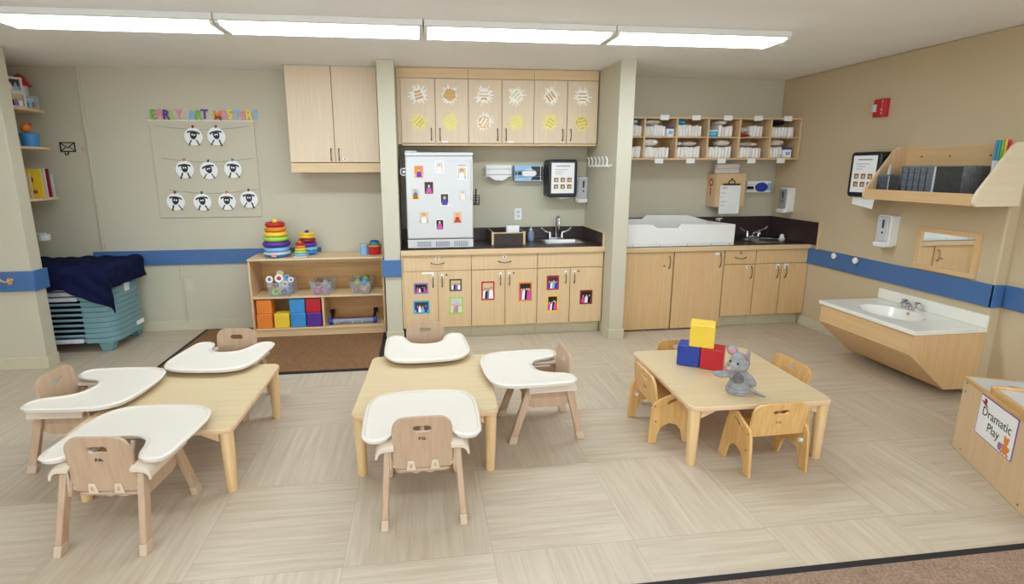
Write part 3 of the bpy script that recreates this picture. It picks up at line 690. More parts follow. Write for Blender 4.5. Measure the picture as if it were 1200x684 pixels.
for row in ('top', 'middle', 'bottom'):
    z0, z1 = zs[row]; w = {'top': (-2.42, -1.59), 'middle': (-2.40, -1.58), 'bottom': (-2.37, -1.565)}[row]
    mb = MB(); mb.tube([(w[0]+(w[1]-w[0])*k/12, B-.0138, z0-.035*math.sin(PI*k/12)) for k in range(13)], .0022, 5)
    tag(mb.build('string', 'grayp'), f'{row} string of the sheep display', 'string', 'strings of the sheep display')
    for n_, (pn, x, z) in enumerate(posn[row]):
        R = random.Random(row+pn)
        t = thing('paper_sheep', f'white paper plate sheep, {pn} on the {row} string' if pn in ('left', 'right', 'centre', 'second', 'third') else f'white paper plate sheep at the {"left" if "left" in pn else "right"} end of the bottom string', 'paper sheep', (x, B-.0245, z), 0, 'paper plate sheep')
        MB().plate([(p[0]*(1+.02*math.sin(9*i)), p[1]*(1+.02*math.sin(9*i))) for i, p in enumerate(circ(.082, 36))], -.004, -.001, 'XZ').build('plate', 'paper', t)
        tl = R.uniform(-.25, .25); ct, st = math.cos(tl), math.sin(tl)
        rt = lambda P: [(u*ct-v*st, u*st+v*ct+.012) for u, v in P]
        f_ = MB().plate(rt(loop([(-.028, .02), (0, .03), (.028, .02), (.026, -.015), (.012, -.036), (-.012, -.036), (-.026, -.015)], 4)), -.0065, -.0045, 'XZ').build('face', 'black', t)
        MB().plate(rt(loop([(-.052, .012), (-.05, .030), (0, .04), (.05, .030), (.052, .012), (.03, .022), (0, .026), (-.03, .022)], 4)), -.0075, -.0066, 'XZ').build('ears', 'black', f_)
        for s in (-1, 1): MB().plate(rt(circ(.0075, 10, (s*.0095, .004))), -.0085, -.0067, 'XZ').build('eye', 'paper', f_)
        for s in (-1, 1):
            a = s*R.uniform(.25, .65); x0 = s*.022; L = R.uniform(.05, .062)
            ca, sa = math.cos(a), math.sin(a)
            MB().plate([(x0-.007*ca+sa*q, -.030-.007*sa*0-ca*q) for q in (0, L)]+[(x0+.007*ca+sa*q, -.030-ca*q) for q in (L, 0)], -.0055, -.0042, 'XZ').build('leg', 'black', t)
        MB().box(-.007, -.010, .076, .007, .0128, .102).build('clothes_peg', R.choice(['blue', 'orange', 'dgreen', 'dred', 'brown']), t, bevel=.001)
# outlet and letter hook
t = thing('wall_outlet', 'white outlet plate low on the back wall under the blue rail', 'outlet', (-2.295, B+.0022, .465))
MB().plate(rrect(.078, .12, .006), -.006, -.0005, 'XZ').build('plate', 'base', t, bevel=.001)
for z in (-.022, .022): MB().plate(rrect(.032, .028, .008, c=(0, z)), -.0085, -.0062, 'XZ').build('socket', 'lgray', t)
t = thing('wall_hook', 'black iron envelope shaped hook plate on the back wall near the corner shelves', 'hook', (-3.20, B+.0022, 1.79))
mb = MB(); mb.plate(rrect(.13, .088, .004), -.008, -.0005, 'XZ', holes=[rrect(.112, .07, .002)]); mb.build('frame', 'black', t)
mb = MB(); mb.tube([(-.058, -.005, .037), (0, -.007, -.006), (.058, -.005, .037)], .004, 6); mb.tube([(-.058, -.005, -.037), (-.012, -.005, .004)], .0035, 6); mb.tube([(.058, -.005, -.037), (.012, -.005, .004)], .0035, 6); mb.build('scrollwork', 'black', t)
MB().tube([(0, -.004, -.042), (0, -.010, -.065), (-.012, -.028, -.07), (-.012, -.036, -.052)], .005, 7).build('hook', 'black', t)
tag(MB().plate(loop([(-.015, -.01), (.0, -.022), (.016, -.008), (.012, .012), (0, .016), (-.014, .01)], 4), -.004, -.0005, 'XZ').build('sticker', 'pinkfur', loc=(-3.075, B+.0015, 1.775)), 'small pink sticker on the wall beside the black iron hook', 'sticker')

# corner shelves beyond the left wall, facing the room
SXE = -3.27
for z, lab in ((2.098, 'top birch corner shelf holding photo frames'), (1.782, 'middle birch corner shelf holding a blue tub'), (1.345, 'lowest birch corner shelf holding picture books')):
    t = thing('corner_shelf', lab, 'shelf', (NX, 4.9, z), 0, 'birch corner shelves')
    MB().box(.001, -.33, -.022, SXE-NX, .345, 0).build('board', 'shelfw', t, bevel=.002)
    for y in (-.2, .2): MB().plate([(.001, -.023), (.20, -.023), (.001, -.15)], y-.01, y+.01, 'XZ').build('bracket', 'creamd', t)
def frame_pic(label, x, y, z, w, h, rz, mat, pal, seed):
    t = thing('framed_picture', label, 'frame', (x, y, z), rz, 'frames on the top corner shelf')
    MB().plate(rrect(w, h, .002, c=(0, h/2)), -.012, .006, 'XZ', holes=[rrect(w-.035, h-.035, .001, c=(0, h/2))]).build('frame', mat, t, bevel=.002)
    MB().box(-w/2+.005, .0065, .005, w/2-.005, .009, h-.005).build('back', 'black', t)
    picture_mb(w-.03, h-.03, seed).build('picture', PAL[pal], t, loc=(0, .0062, h/2)); return t
frame_pic('white photo frame standing at the front of the top corner shelf', -3.345, 5.02, 2.0985, .16, .125, 1.0, 'white', 3, 5)
frame_pic('white photo frame resting on top of another frame', -3.345, 5.015, 2.2245, .15, .12, 1.0, 'white', 4, 6)
frame_pic('grey photo frame on the top corner shelf, nearest the back wall', -3.315, 5.14, 2.0985, .13, .11, .75, 'grayp', 6, 9)
t = thing('canister', 'grey canister with a red pointed roof on the top corner shelf', 'canister', (-3.42, 5.235, 2.0985))
MB().lathe([(.05, 0), (.05, .20)], seg=20).build('body', 'lgray', t); MB().lathe([(.085, .2005), (.045, .25), (.038, .28), (.01, .30)], seg=20).build('roof', 'red', t)
t = thing('plastic_tub', 'blue plastic tub on the middle corner shelf', 'tub', (-3.35, 5.13, 1.783))
MB().lathe([(.06, 0), (.068, .095)], seg=24).build('body', 'blue', t); MB().lathe([(.072, .0955), (.072, .11), (.06, .115)], seg=24).build('lid', 'blue', t)
t = thing('toy_ball', 'small orange ball toy on the blue tub of the middle corner shelf', 'toy', (-3.36, 5.12, 1.899))
MB().ball((0, 0, .042), (.036, .04, .04), 14).build('body', 'orange', t)
MB().ball((.02, .03, .075), .012, 10).build('knob', 'red', t)
bk = [('paper', 'white picture book', .235, .20, -3.40), ('tan', 'tan picture book', .22, .19, -3.375), ('yellow', 'yellow picture book', .25, .20, -3.305), ('white', 'white book behind the yellow one', .255, .19, -3.295), ('dred', 'dark red book', .25, .19, -3.285), ('lgray', 'grey book at the end by the back wall', .20, .17, -3.28)]
for i, (mt, nm, h, d, xr) in enumerate(bk):
    y = 5.055+.032*i
    t = thing('picture_book', f'{nm} on the lowest corner shelf', 'book', (xr-d/2, y, 1.346), 0, 'books on the lowest corner shelf')
    MB().box(-d/2, -.008, 0, d/2, -.0055, h).build('front_cover', mt, t); MB().box(-d/2, .0055, 0, d/2, .008, h).build('back_cover', mt, t)
    MB().box(-d/2+.001, -.0054, .004, d/2-.004, .0054, h-.004).build('pages', 'paper', t); MB().box(d/2+.0003, -.008, 0, d/2+.003, .008, h).build('spine', mt, t)
    pk = MB(); pk.plate(circ(.04, 14, (0, h*.62), .035), -.0095, -.0082, 'XZ'); pk.plate(rrect(.12, .03, .004, c=(0, h*.2)), -.0095, -.0082, 'XZ'); pk.build('cover_print', 'brown' if i % 2 == 0 else 'lblue', t)
t = thing('plush_toy', 'small pale plush toy in front of the picture books', 'toy', (-3.39, 4.955, 1.346), .6)
mb = MB(); mb.ball((0, 0, .045), (.04, .035, .045)); mb.ball((0, -.008, .10), .03); mb.build('body', 'cloth', t)
for s in (-1, 1): MB().ball((s*.025, -.002, .128), (.011, .008, .018), 8).build('ear', 'cloth', t)
t = thing('towel_hook', 'white round holder under the corner shelves beside the left wall', 'holder', (-3.43, 5.21, .955))
MB().lathe([(.045, 0), (.05, .01), (.05, .05), (.03, .055), (.03, .01)], seg=20).build('roll', 'whitepl', t)
MB().box(-.371, -.012, .056, .02, .012, .066).build('arm', 'whitepl', t)
# double coat hook on the left wall rail
t = thing('coat_hook', 'small brass double coat hook on the blue rail of the left wall', 'hook', (-3.20, PYF-.0212, .735))
MB().plate(rrect(.035, .05, .012), -.005, -.0005, 'XZ').build('plate', 'edgew', t, bevel=.001)
for s in (-1, 1): MB().tube([(0, -.005, .005), (s*.02, -.025, .0), (s*.045, -.035, .02)], [.007, .006, .009], 8).build('prong', 'edgew', t)

# ------------------------------------------------------------------ stacked cots and blanket
def cot(zz, label, feet, sheet):
    t = thing('stacking_cot', label, 'cot', (-2.70, 5.045, zz), 0, 'stacked teal cots')
    L, W = 1.0, .545; R0 = .12
    def band(off):
        P = [(-.25, -W/2+off)]+[(-R0+(R0-off)*math.sin(a), -W/2+R0-(R0-off)*math.cos(a)) for a in [PI/2*i/6 for i in range(7)]]
        P += [(-R0+(R0-off)*math.cos(a), W/2-R0+(R0-off)*math.sin(a)) for a in [PI/2*i/6 for i in range(7)]]+[(-.25, W/2-off)]
        return P
    def endframe():
        mb = MB(); o_, i_ = band(0), band(.018); n = len(o_); R = []
        for (a, b_), (c, d) in zip(o_, i_): R.append([Vector((a, b_, .0)), Vector((a+.0, b_, .044)), Vector((c, d, .046)), Vector((c, d, .0))])
        mb.rings(R); return mb
    endframe().build('end_frame', 'teal', t, bevel=.004)
    e2 = endframe().build('end_frame', 'teal', t, bevel=.004); e2.location = (-L, 0, 0); e2.rotation_euler = (0, 0, PI)
    for s in (-1, 1): MB().tube([(-.24, s*(W/2-.012), .022), (-L+.24, s*(W/2-.012), .022)], .0115, 8).build('side_rail', 'teald', t)
    MB().box(-L+.04, -W/2+.03, .024, -.04, W/2-.03, .032).build('bed_fabric', 'navy' if not sheet else 'sheet', t)
    if sheet: MB().box(-L+.2, -W/2-.006, .004, -.27, -W/2+.022, .040).build('sheet', 'sheet', t, bevel=.008)
    if feet:
        for x in (-.10, -L+.10):
            for s in (-1, 1): MB().hexa([Vector((x+dx*k, s*(W/2-.06)+dy*k, z)) for z, k in ((-.085, .72), (-.0005, 1)) for dx, dy in ((-.06, -.05), (.06, -.05), (.06, .05), (-.06, .05))]).build('foot', 'teal', t, bevel=.008)
    return t
NC = 14
for k in range(NC):
    sh = k in (8, 9, 10, 0)
    lab = 'lowest teal cot of the stack, standing on its feet' if k == 0 else 'topmost teal cot of the stack, under the navy blanket' if k == NC-1 else (f'teal cot with a white sheet, {["lower", "middle", "upper"][k-8]} of three such in the stack' if sh else f'teal cot, number {k+1} up from the floor in the stack')
    cot(.0855+k*.0475, lab, k == 0, sh)
for z, w in ((.60, .05), (.54, .055), (.50, .05)):
    tag(MB().box(-2.7005, 5.0, z, -2.697, 5.0+w*1.6, z+.045).build('paper_label', 'paper'), f'white paper label taped to the end of the cot stack, {"upper" if z > .58 else "middle" if z > .52 else "lower"} one', 'label', 'labels on the cot stack')
tag(MB().box(-2.7005, 5.12, .14, -2.697, 5.25, .18).build('paper_label', 'paper'), 'white paper strip taped low on the end of the cot stack', 'label')
# blanket: a cloth laid over the top, hanging down in front and at the end
def blanket():
    top = .0855+NC*.0475+.012; xe, yf, yb, xl = -2.69, 4.765, 5.325, -3.62; mb = MB(); nx, ny = 64, 56; G = []
    R = random.Random(3)
    for i in range(nx+1):
        row = []; u = i/nx
        for j in range(ny+1):
            v = j/ny
            s = xl+(xe+.18-xl)*u
            hang = .20+.02*math.sin(u*9) if u < .55 else .20+.20*min(1, (u-.55)/.36)-.16*max(0, (u-.91)/.09)
            tt = yf-hang+(yb-yf+hang)*v
            dx, dy = max(0, s-xe), max(0, yf-tt)
            d = math.hypot(dx, dy) if dx*dy > 0 else dx+dy
            wob = .010*math.sin(s*23+tt*5)+.006*math.sin(tt*37+s*11)
            x = min(s, xe)+(.016*min(1, dx/.03)+.35*dx*(dy/(dx+dy+1e-6)) if dx > 0 else 0)+(wob*.9+.012 if dx > 0 else 0)
            y = max(tt, yf)-(.018*min(1, dy/.03)+.012+abs(wob)*1.3*min(1, dy/.08) if dy > 0 else 0)-(.30*dx if dy > 0 and dx > 0 else 0)
            z = top-d*.97+(abs(wob)*1.2 if d == 0 else .0)+.012*math.exp(-((s-xe)/.09)**2)-(.004 if d > 0 else 0)
            row.append(mb.bm.verts.new((x, y, z)))
        G.append(row)
    for i in range(nx):
        for j in range(ny): mb.bm.faces.new((G[i][j], G[i+1][j], G[i+1][j+1], G[i][j+1]))
    o = mb.build('blanket', 'navy', smooth=80); md = o.modifiers.new('thick', 'SOLIDIFY'); md.thickness = .007; md.offset = 1
    return tag(o, 'navy blue fleece blanket draped over the stack of teal cots', 'blanket')
blanket()

# ------------------------------------------------------------------ entrance mat, toy shelf and toys
t = thing('entrance_mat', 'dark brown entrance mat with black border under the toy shelf', 'mat', (-1.265, 4.69, 0))
MB().plate(rrect(1.83, 1.31, .01), .0005, .006).build('border', 'rubber', t)
MB().plate(rrect(1.75, 1.24, .01), .0065, .011).build('pile', 'mat', t)
MZ = .0115
t = thing('toy_shelf', 'open birch toy shelf with three levels standing on the brown mat', 'shelf', (-.985, 4.98, MZ))
SHL, SHR, SD = -.622, .622, .375
for s in (-1, 1): MB().box(min(s*.622, s*.602), 0, 0, max(s*.622, s*.602), SD, .738).build('side_panel', 'ply', t, bevel=.006)
MB().plate(rrect(1.248, SD+.01, .012, c=(0, SD/2-.003)), .7385, .758).build('top', 'shelfw', t, bevel=.004)
MB().box(-.6015, .004, .374, .6015, SD-.02, .394).build('shelf', 'shelfw', t, bevel=.003)
MB().box(-.6015, .004, .062, .6015, SD-.02, .082).build('bottom_shelf', 'shelfw', t, bevel=.003)
MB().box(-.6015, .012, 0, .6015, .03, .0615).build('toe_board', 'shelfw', t)
MB().box(.022, .006, .0825, .042, SD-.021, .3735).build('divider', 'ply', t, bevel=.003)
MB().box(-.6015, SD-.0195, .01, .6015, SD, .738).build('back_panel', 'edgew', t)
MB().box(-.6015, .30, .66, .6015, SD-.02, .738).build('back_rail', 'shelfw', t)
for x in (.52, .56): MB().cyl((x, .0035, .07), (x, .001, .07), .004, seg=8).build('screw_hole', 'bronze', t)
TOPZ = MZ+.7585; MIDZ = MZ+.3945; LOWZ = MZ+.0825
def cube(label, x, y, z, s, mat, rz=0, group=None, name='soft_block'):
    o = MB().box(-s/2, -s/2, 0, s/2, s/2, s).build(name, mat, loc=(x, y, z), rot=(0, 0, rz), bevel=.007, bseg=3)
    return tag(o, label, 'block', group)
cs = .140
for x, lv, mt, lab in ((-1.503, 0, 'orange', 'orange cube block, the lower of two, at the left end of the toy shelf'), (-1.498, 1, 'orange', 'orange cube block, the upper of two, at the left end of the toy shelf'), (-1.345, 0, 'yellow', 'yellow cube block on the bottom level of the toy shelf'),
                       (-1.193, 0, 'blue', 'blue cube block on the bottom of the toy shelf under another blue one'), (-1.195, 1, 'blue', 'blue cube block on top of another blue one in the toy shelf'), (-1.045, 0, 'purple', 'purple cube block in the toy shelf under the red one'), (-1.047, 1, 'red', 'red cube block on top of the purple one in the toy shelf')):
    cube(lab, x, 5.065+.004*lv, LOWZ+.0005+lv*(cs+.0005), cs, mt, 0, 'cube blocks in the toy shelf')
# ring stackers
def ring_stack(label, x, y, z, R0, rings, basecol, basecol2, knob, square=False):
    t = thing('ring_stacker', label, 'stacking toy', (x, y, z), 0, 'ring stackers on the toy shelf')
    h = R0*.42
    if square: MB().plate(rrect(R0*2.1, R0*2.1, R0*.35), 0, h*.5).build('base', basecol2, t, bevel=R0*.1)
    else:
        MB().lathe([(R0*.72, 0), (R0*.93, h*.35), (R0*.98, h*.62)], seg=28).build('base', basecol, t, smooth=60); MB().lathe([(R0*.99, h*.63), (R0*.97, h*.85), (R0*.80, h)], seg=28).build('base_rim', basecol2, t, smooth=60)
        MB().box(-R0*.17, -R0*1.005, h*.25, R0*.17, -R0*.93, h*.8).build('emblem', 'pinkfur', t)
    zz = h*.5 if square else h
    tot = sum(r[1] for r in rings)
    MB().cyl((0, 0, zz), (0, 0, zz+2*tot*.98), R0*.18, R0*.14).build('pole', 'yellow', t)
    for k, (rr, th, col) in enumerate(rings):
        zz += th; MB().torus(rr-th, th*1.02, (0, 0, zz), sz=.96).build('ring', col, t, smooth=80); zz += th
    MB().ball((0, 0, zz+R0*.05), (R0*.22, R0*.22, R0*.18)).build('knob', knob, t)
ring_stack('largest ring stacker, rainbow rings on a blue and white base', -1.365, 5.12, TOPZ+.0005, .126, [(.118, .0225, 'lblue'), (.126, .026, 'purple'), (.112, .0225, 'lime'), (.108, .0225, 'yellow'), (.098, .0225, 'orange'), (.090, .0225, 'red')], 'blue', 'white', 'yellow')
ring_stack('small ring stacker on a white square base', -1.135, 5.055, TOPZ+.0005, .062, [(.060, .0125, 'lblue'), (.057, .0125, 'lime'), (.052, .0125, 'yellow'), (.049, .0125, 'orange'), (.044, .0125, 'red')], 'white', 'white', 'orange', True)
ring_stack('middle sized ring stacker with two yellow top rings, behind the small one', -1.10, 5.215, TOPZ+.0005, .092, [(.092, .020, 'lblue'), (.088, .02, 'purple'), (.080, .02, 'dred'), (.074, .016, 'yellow'), (.070, .013, 'yellow')], 'blue', 'blue', 'purple')
# stacking cups
def cup(label, x, y, z, r0, r1, h, col):
    t = thing('stacking_cup', label, 'cup', (x, y, z), 0, 'stacking cups on the toy shelf')
    MB().lathe([(r0, 0), (r1, h*.86), (r1*1.06, h*.87), (r1*1.06, h), (r1*.95, h), (r0*.9, .006), (.002, .006)], seg=8 if col == 'red' else 24).build('cup', col, t, smooth=25)
    MB().lathe([(r1*1.075, h*.875), (r1*1.075, h*.96)], seg=8 if col == 'red' else 24, cap=False).build('band', 'yellow' if col in ('red', 'lblue') else col, t)
cup('light blue stacking cup at the right end of the toy shelf', -.555, 5.13, TOPZ+.0005, .040, .040, .105, 'lblue')
cup('red faceted stacking cup holding smaller cups', -.452, 5.12, TOPZ+.0005, .056, .062, .095, 'red')
cup('teal stacking cup nested in the red one', -.452, 5.12, TOPZ+.012, .046, .048, .112, 'teal2')
cup('navy stacking cup nested inside the teal one', -.452, 5.12, TOPZ+.022, .034, .037, .112, 'navyb')
# bins
def bin_(label, x, y, w, d, h, rz):
    t = thing('clear_bin', label, 'bin', (x, y, MIDZ+.0005), rz, 'clear plastic toy bins')
    o0, o1 = rrect(w*.86, d*.9, .02, 4), rrect(w, d, .025, 4); i0, i1 = rrect(w*.86-.005, d*.9-.005, .018, 4), rrect(w-.005, d-.005, .023, 4)
    V = lambda P, z: [Vector((a, b_, z)) for a, b_ in P]
    MB().rings([V(i0, .004), V(i1, h), V(o1, h), V(o0, 0)]).build('tub', 'clearp', t)
    mb = MB(); mb.rings([V(rrect(w+.022, d+.02, .03, 4), h-.002), V(rrect(w+.022, d+.02, .03, 4), h+.006), V(i1, h+.006), V(i1, h-.002)], closed=True); mb.build('rim', 'clearp', t)
    return t
bins = [(-1.335, 5.115, .23, .30, .13, -.06, 'clear bin of rattles and rings, first from the left on the toy shelf'), (-.955, 5.115, .205, .30, .125, -.08, 'clear bin with pink toys, in the middle of the toy shelf'), (-.585, 5.115, .205, .30, .12, -.06, 'clear bin with red and green toys, at the right of the toy shelf')]
toys = [[('lime', 'green'), ('purple', 'purple'), ('paper', 'white'), ('paper', 'white'), ('lblue', 'pale blue'), ('brown', 'brown'), ('paper', 'white'), ('lime', 'green'), ('lgray', 'grey')],
        [('magenta', 'pink'), ('magenta', 'pink'), ('orange', 'orange'), ('lblue', 'pale blue'), ('lblue', 'pale blue'), ('brown', 'brown'), ('grayp', 'grey'), ('brown', 'brown')],
        [('red', 'red'), ('pink', 'pink'), ('lime', 'pale green'), ('red', 'red'), ('green', 'green'), ('green', 'green'), ('blue', 'blue'), ('lav', 'violet'), ('green', 'green')]]
bn = ['first', 'middle', 'last']
for bi, (x, y, w, d, h, rz, lab) in enumerate(bins):
    bin_(lab, x, y, w, d, h, rz); R = random.Random(bi+11); k = 0
    spots = [(-.046, -.095, .038), (.035, -.095, .039), (-.01, -.030, .038), (-.046, .04, .038), (.045, .03, .038), (-.035, -.085, .108), (.040, -.08, .110), (-.040, .0, .118), (.03, .03, .120)]
    for (sx, sy, sz), (mt, nm) in zip(spots, toys[bi]):
        r = R.uniform(.029, .033)
        o = None; sx *= w/.23; px, py = x+sx*math.cos(rz)-sy*math.sin(rz), y+sy*math.cos(rz)+sx*math.sin(rz)
        lvl = 'at the top' if sz > .08 else 'at the bottom'
        mb = MB()
        if bi == 0 and k % 2 == 0: mb.torus(.024, .011, seg=18, T=Matrix.Rotation(R.uniform(.6, 1.4), 4, 'X'))
        elif k % 3 == 1: mb.ball((0, 0, 0), (r*.95, r*.8, r*.9), 12, Matrix.Rotation(R.uniform(0, 3), 4, 'Z'))
        else: mb.lathe([(.014, -.028), (.028, -.018), (.031, 0), (.024, .02), (.012, .030)], seg=10, T=Matrix.Rotation(R.uniform(-.9, .9), 4, 'X'))
        tag(mb.build('small_toy', mt, loc=(px, py, MIDZ+sz), smooth=50), f'{nm} baby toy {lvl} of the {bn[bi]} clear bin', 'toy', f'toys in the {bn[bi]} clear bin'); k += 1
def rattle(label, x, y, z, R0, col, incol, tilt):
    t = thing('ring_rattle', label, 'rattle', (x, y, z), tilt, 'rattles in the first clear bin')
    Tr = Matrix.Rotation(PI/2-.15, 4, 'X')
    MB().torus(R0, R0*.36, T=Tr).build('ring', col, t, smooth=80); MB().ball((0, 0, 0), (R0*.55, R0*.3, R0*.55)).build('centre', incol, t)
    MB().tube([(0, .0, -R0*1.2), (0, 0.004, -R0*2.6)], R0*.24, 8).build('grip', col, t)
rattle('white ring rattle with a red middle sticking out of the first bin', -1.335, 4.985, MIDZ+.175, .030, 'paper', 'red', .1)
rattle('white ring rattle with a violet middle at the bin corner', -1.425, 4.995, MIDZ+.165, .026, 'paper', 'lav', -.2)
rattle('small white ring rattle with a magenta middle', -1.235, 5.01, MIDZ+.155, .019, 'paper', 'magenta', .3)
rattle('white and yellow ring rattle behind the others in the first bin', -1.345, 5.07, MIDZ+.205, .024, 'cream', 'yellow', .1)
rattle('pale blue ring rattle leaning out of the first bin', -1.28, 5.045, MIDZ+.17, .022, 'lblue', 'blue', .2)
# bead roller
t = thing('bead_roller', 'long blue ended bead roller toy on the lower shelf', 'toy', (-.685, 5.05, LOWZ+.0005), .03)
for s in (-1, 1): MB().cyl((s*.195, 0, .034), (s*.23, 0, .034), .034, seg=20).build('end_cap', 'navyb', t, bevel=.006)
MB().cyl((-.194, 0, .034), (.194, 0, .034), .026, seg=18).build('tube', 'clearb', t)
MB().box(-.194, -.012, .0605, .194, .012, .064).build('stripe', 'dred', t)
for i, (x, mt) in enumerate(((-.17, 'paper'), (-.145, 'sun'), (-.09, 'red'), (.0, 'paper'), (.04, 'sun'), (.085, 'paper'), (.13, 'blue'))): MB().ball((x, -.012, .022), .012, 10).build('bead', mt, t)
for s in (-1, 1):
    MB().tube([(s*.20, .02, .04), (s*.205, .10, .075), (s*.215, .16, .085)], .015, 8).build('arm', 'black', t)
    MB().cyl((s*.19, .17, .085), (s*.235, .17, .085), .026, seg=18).build('wheel', 'black', t, bevel=.006)

# ------------------------------------------------------------------ diaper cubbies
t = thing('cubby_shelf', 'long maple cubby shelf with two rows of six diaper cubbies', 'shelf', (1.88, 5.03, 1.665))
W = 3.865-1.88
MB().box(0, 0, 0, W, .338, .018).build('bottom', 'mapleX', t, bevel=.002); MB().box(0, 0, .394, W, .338, .412).build('top', 'mapleX', t, bevel=.002)
MB().box(0, .326, .0185, W, .338, .3935).build('back', 'edgew', t)
cxs = [1.88, 2.198, 2.531, 2.86, 3.195, 3.53, 3.865]
for i, x in enumerate(cxs):
    a = 0 if i == 0 else (W-.018 if i == 6 else x-1.88-.009)
    MB().box(a, 0, .0185, a+.018, .325, .3935).build('divider' if 0 < i < 6 else 'end_panel', 'maple', t, bevel=.002)
for i in range(6):
    a = cxs[i]-1.88+(.0185 if i == 0 else .0095); c = cxs[i+1]-1.88-(.0185 if i == 5 else .0095)
    MB().box(a, .012, .214, c, .325, .224).build('shelf', 'mapleX', t)
ords = ['first', 'second', 'third', 'fourth', 'fifth', 'last']
proto = None
def diaper_proto():
    h = .5; P = loop([(-.5, -.46), (0, -.5), (.5, -.46), (.46, 0), (.5, .44), (0, .5), (-.5, .44), (-.47, 0)], 3)
    mb = MB(); mb.rings([[Vector((x*.55, -.5, z*.9)) for x, z in P], [Vector((x, -.44, z)) for x, z in P], [Vector((x*1.02, .3, z)) for x, z in P], [Vector((x*.8, .5, z*.95)) for x, z in P]])
    return mb.build('folded_diaper', 'diaper', bevel=0, smooth=60)
dp = diaper_proto(); first = True
for row, zb in (('upper', 1.665+.2245), ('lower', 1.665+.0185)):
    for i in range(6):
        x0 = cxs[i]+(.02 if i == 0 else .011); x1 = cxs[i+1]-(.06 if i != 0 else .012)
        if row == 'upper' and i == 1: x1 = 2.43
        if row == 'upper' and i == 3: x0 = 2.98
        if row == 'upper' and i == 4: x0 = 3.32
        if row == 'lower' and i == 5: x1 = 3.70
        n = max(4, int((x1-x0)/.031)); w = (x1-x0)/n; R = random.Random(i*7+(row == 'upper'))
        flat = row == 'upper' and i == 5
        for k in range(n):
            h = R.uniform(.098, .116) if not flat else .10
            if first: o = dp; first = False
            else: o = dp.copy(); C.objects.link(o)
            o.scale = (w*.96, .22, h); o.location = (x0+w*(k+.5), 5.03+.135+R.uniform(-.012, .012), zb+h/2+.001); o.rotation_euler = (0, 0, 0)
            tag(o, f'folded white diaper in the row filling the {ords[i]} {row} cubby from the right pier', 'diaper', f'diapers in the {ords[i]} {row} cubby')
def bundle(label, x, z, w, h, mat, seed, name='folded_cloth', cat='cloth', d=.20):
    R = random.Random(seed); mb = MB(); RR = []
    for k in range(9):
        u = -1+2*k/8; e = math.sqrt(max(.05, 1-abs(u)**3)); RR.append([Vector((u*w/2, d/2*e*math.cos(2*PI*j/14)*(1+.12*R.uniform(-1, 1)), h/2+h/2*e*math.sin(2*PI*j/14)*(1+.10*R.uniform(-1, 1))*(1 if math.sin(2*PI*j/14) > 0 else .999))) for j in range(14)])
    mb.rings(RR); o = mb.build(name, mat, loc=(x, 5.03+.125, z), smooth=70)
    zmin = min(v.co.z for v in o.data.vertices); o.location.z -= zmin
    return tag(o, label, cat)
U, Lw = 1.665+.2245+.118, 1.665+.0185+.118
bundle('crumpled pale grey cloth on the diapers of the second upper cubby', 2.31, U, .16, .048, 'cloth', 1)
bundle('blue bag on the diapers of the third upper cubby', 2.60, U, .11, .048, 'cyan', 2, 'bag', 'bag')
bundle('pale crumpled clothes on the diapers of the fourth upper cubby', 3.03, U, .12, .046, 'cloth', 3)
bundle('white cloth roll on the diapers of the second lower cubby', 2.30, Lw, .16, .07, 'diaper', 4)
bundle('small white cloth at the pier side of the third lower cubby', 2.59, Lw, .07, .045, 'cloth', 5)
bundle('cream cloth roll on the diapers of the third lower cubby', 2.715, Lw, .14, .045, 'cream', 6)
bundle('cream cloth on the diapers of the fourth lower cubby', 3.07, Lw, .14, .065, 'cream', 7)
bundle('grey folded bag on the diapers of the fifth lower cubby', 3.35, Lw, .19, .04, 'cloth', 8, 'bag', 'bag')
bundle('cream cloth bundle on the diapers of the last lower cubby', 3.665, Lw, .15, .07, 'cream', 9)
bundle('dark folded clothes on the diapers of the last upper cubby', 3.64, U, .16, .045, 'navy', 10, 'folded_clothes', 'clothes')
bundle('pale grey crumpled cloth in the fifth upper cubby', 3.262, 1.925, .10, .065, 'cloth', 11)
bundle('red cloth in the fifth upper cubby', 3.265, 1.8905, .105, .03, 'red', 12, d=.30)
bundle('small blue wrapped bundle in the first upper cubby beside the right pier', 2.10, U, .12, .05, 'sky', 13, 'bag', 'bag')
def pack(label, x, z, w, h, body, band, name='wipes_box'):
    t = thing(name, label, 'box', (x, 5.055, z))
    MB().box(-w/2, 0, 0, w/2, .17, h).build('carton', body, t, bevel=.006); MB().box(-w/2-.001, -.001, h*.82, w/2+.001, .172, h+.002).build('lid', band, t, bevel=.003)
    MB().box(-w*.28, -.0016, h*.28, w*.28, -.0008, h*.6).build('print', 'lblue', t)
pack('white wipes box with navy lid in the second upper cubby', 2.475, 1.8905, .075, .09, 'paper', 'purple')
pack('white wipes box with navy lid in the last lower cubby', 3.755, 1.6845, .085, .10, 'paper', 'navyb')
pack('teal and white wipes pack in the fourth upper cubby', 2.925, 1.8905, .095, .065, 'cyan', 'paper')
for row, z in (('top', 2.064), ('bottom', 1.668)):
    for i in range(1, 6):
        x = [0, 2.392, 2.722, 3.055, 3.378, 3.70][i] - (0 if row == 'top' else .03)
        mb = MB(); mb.box(-.044, -.0012, -.024, .044, 0, .024); o = mb.build('name_tag', 'paper', loc=(x, 5.0305, z+(.006 if row == 'top' else -.012)), rot=(0, .05*math.sin(i*3), 0))
        tag(o, f'white name tag on the {row} edge of the {ords[i]} cubby column', 'name tag', 'name tags on the cubby shelf')

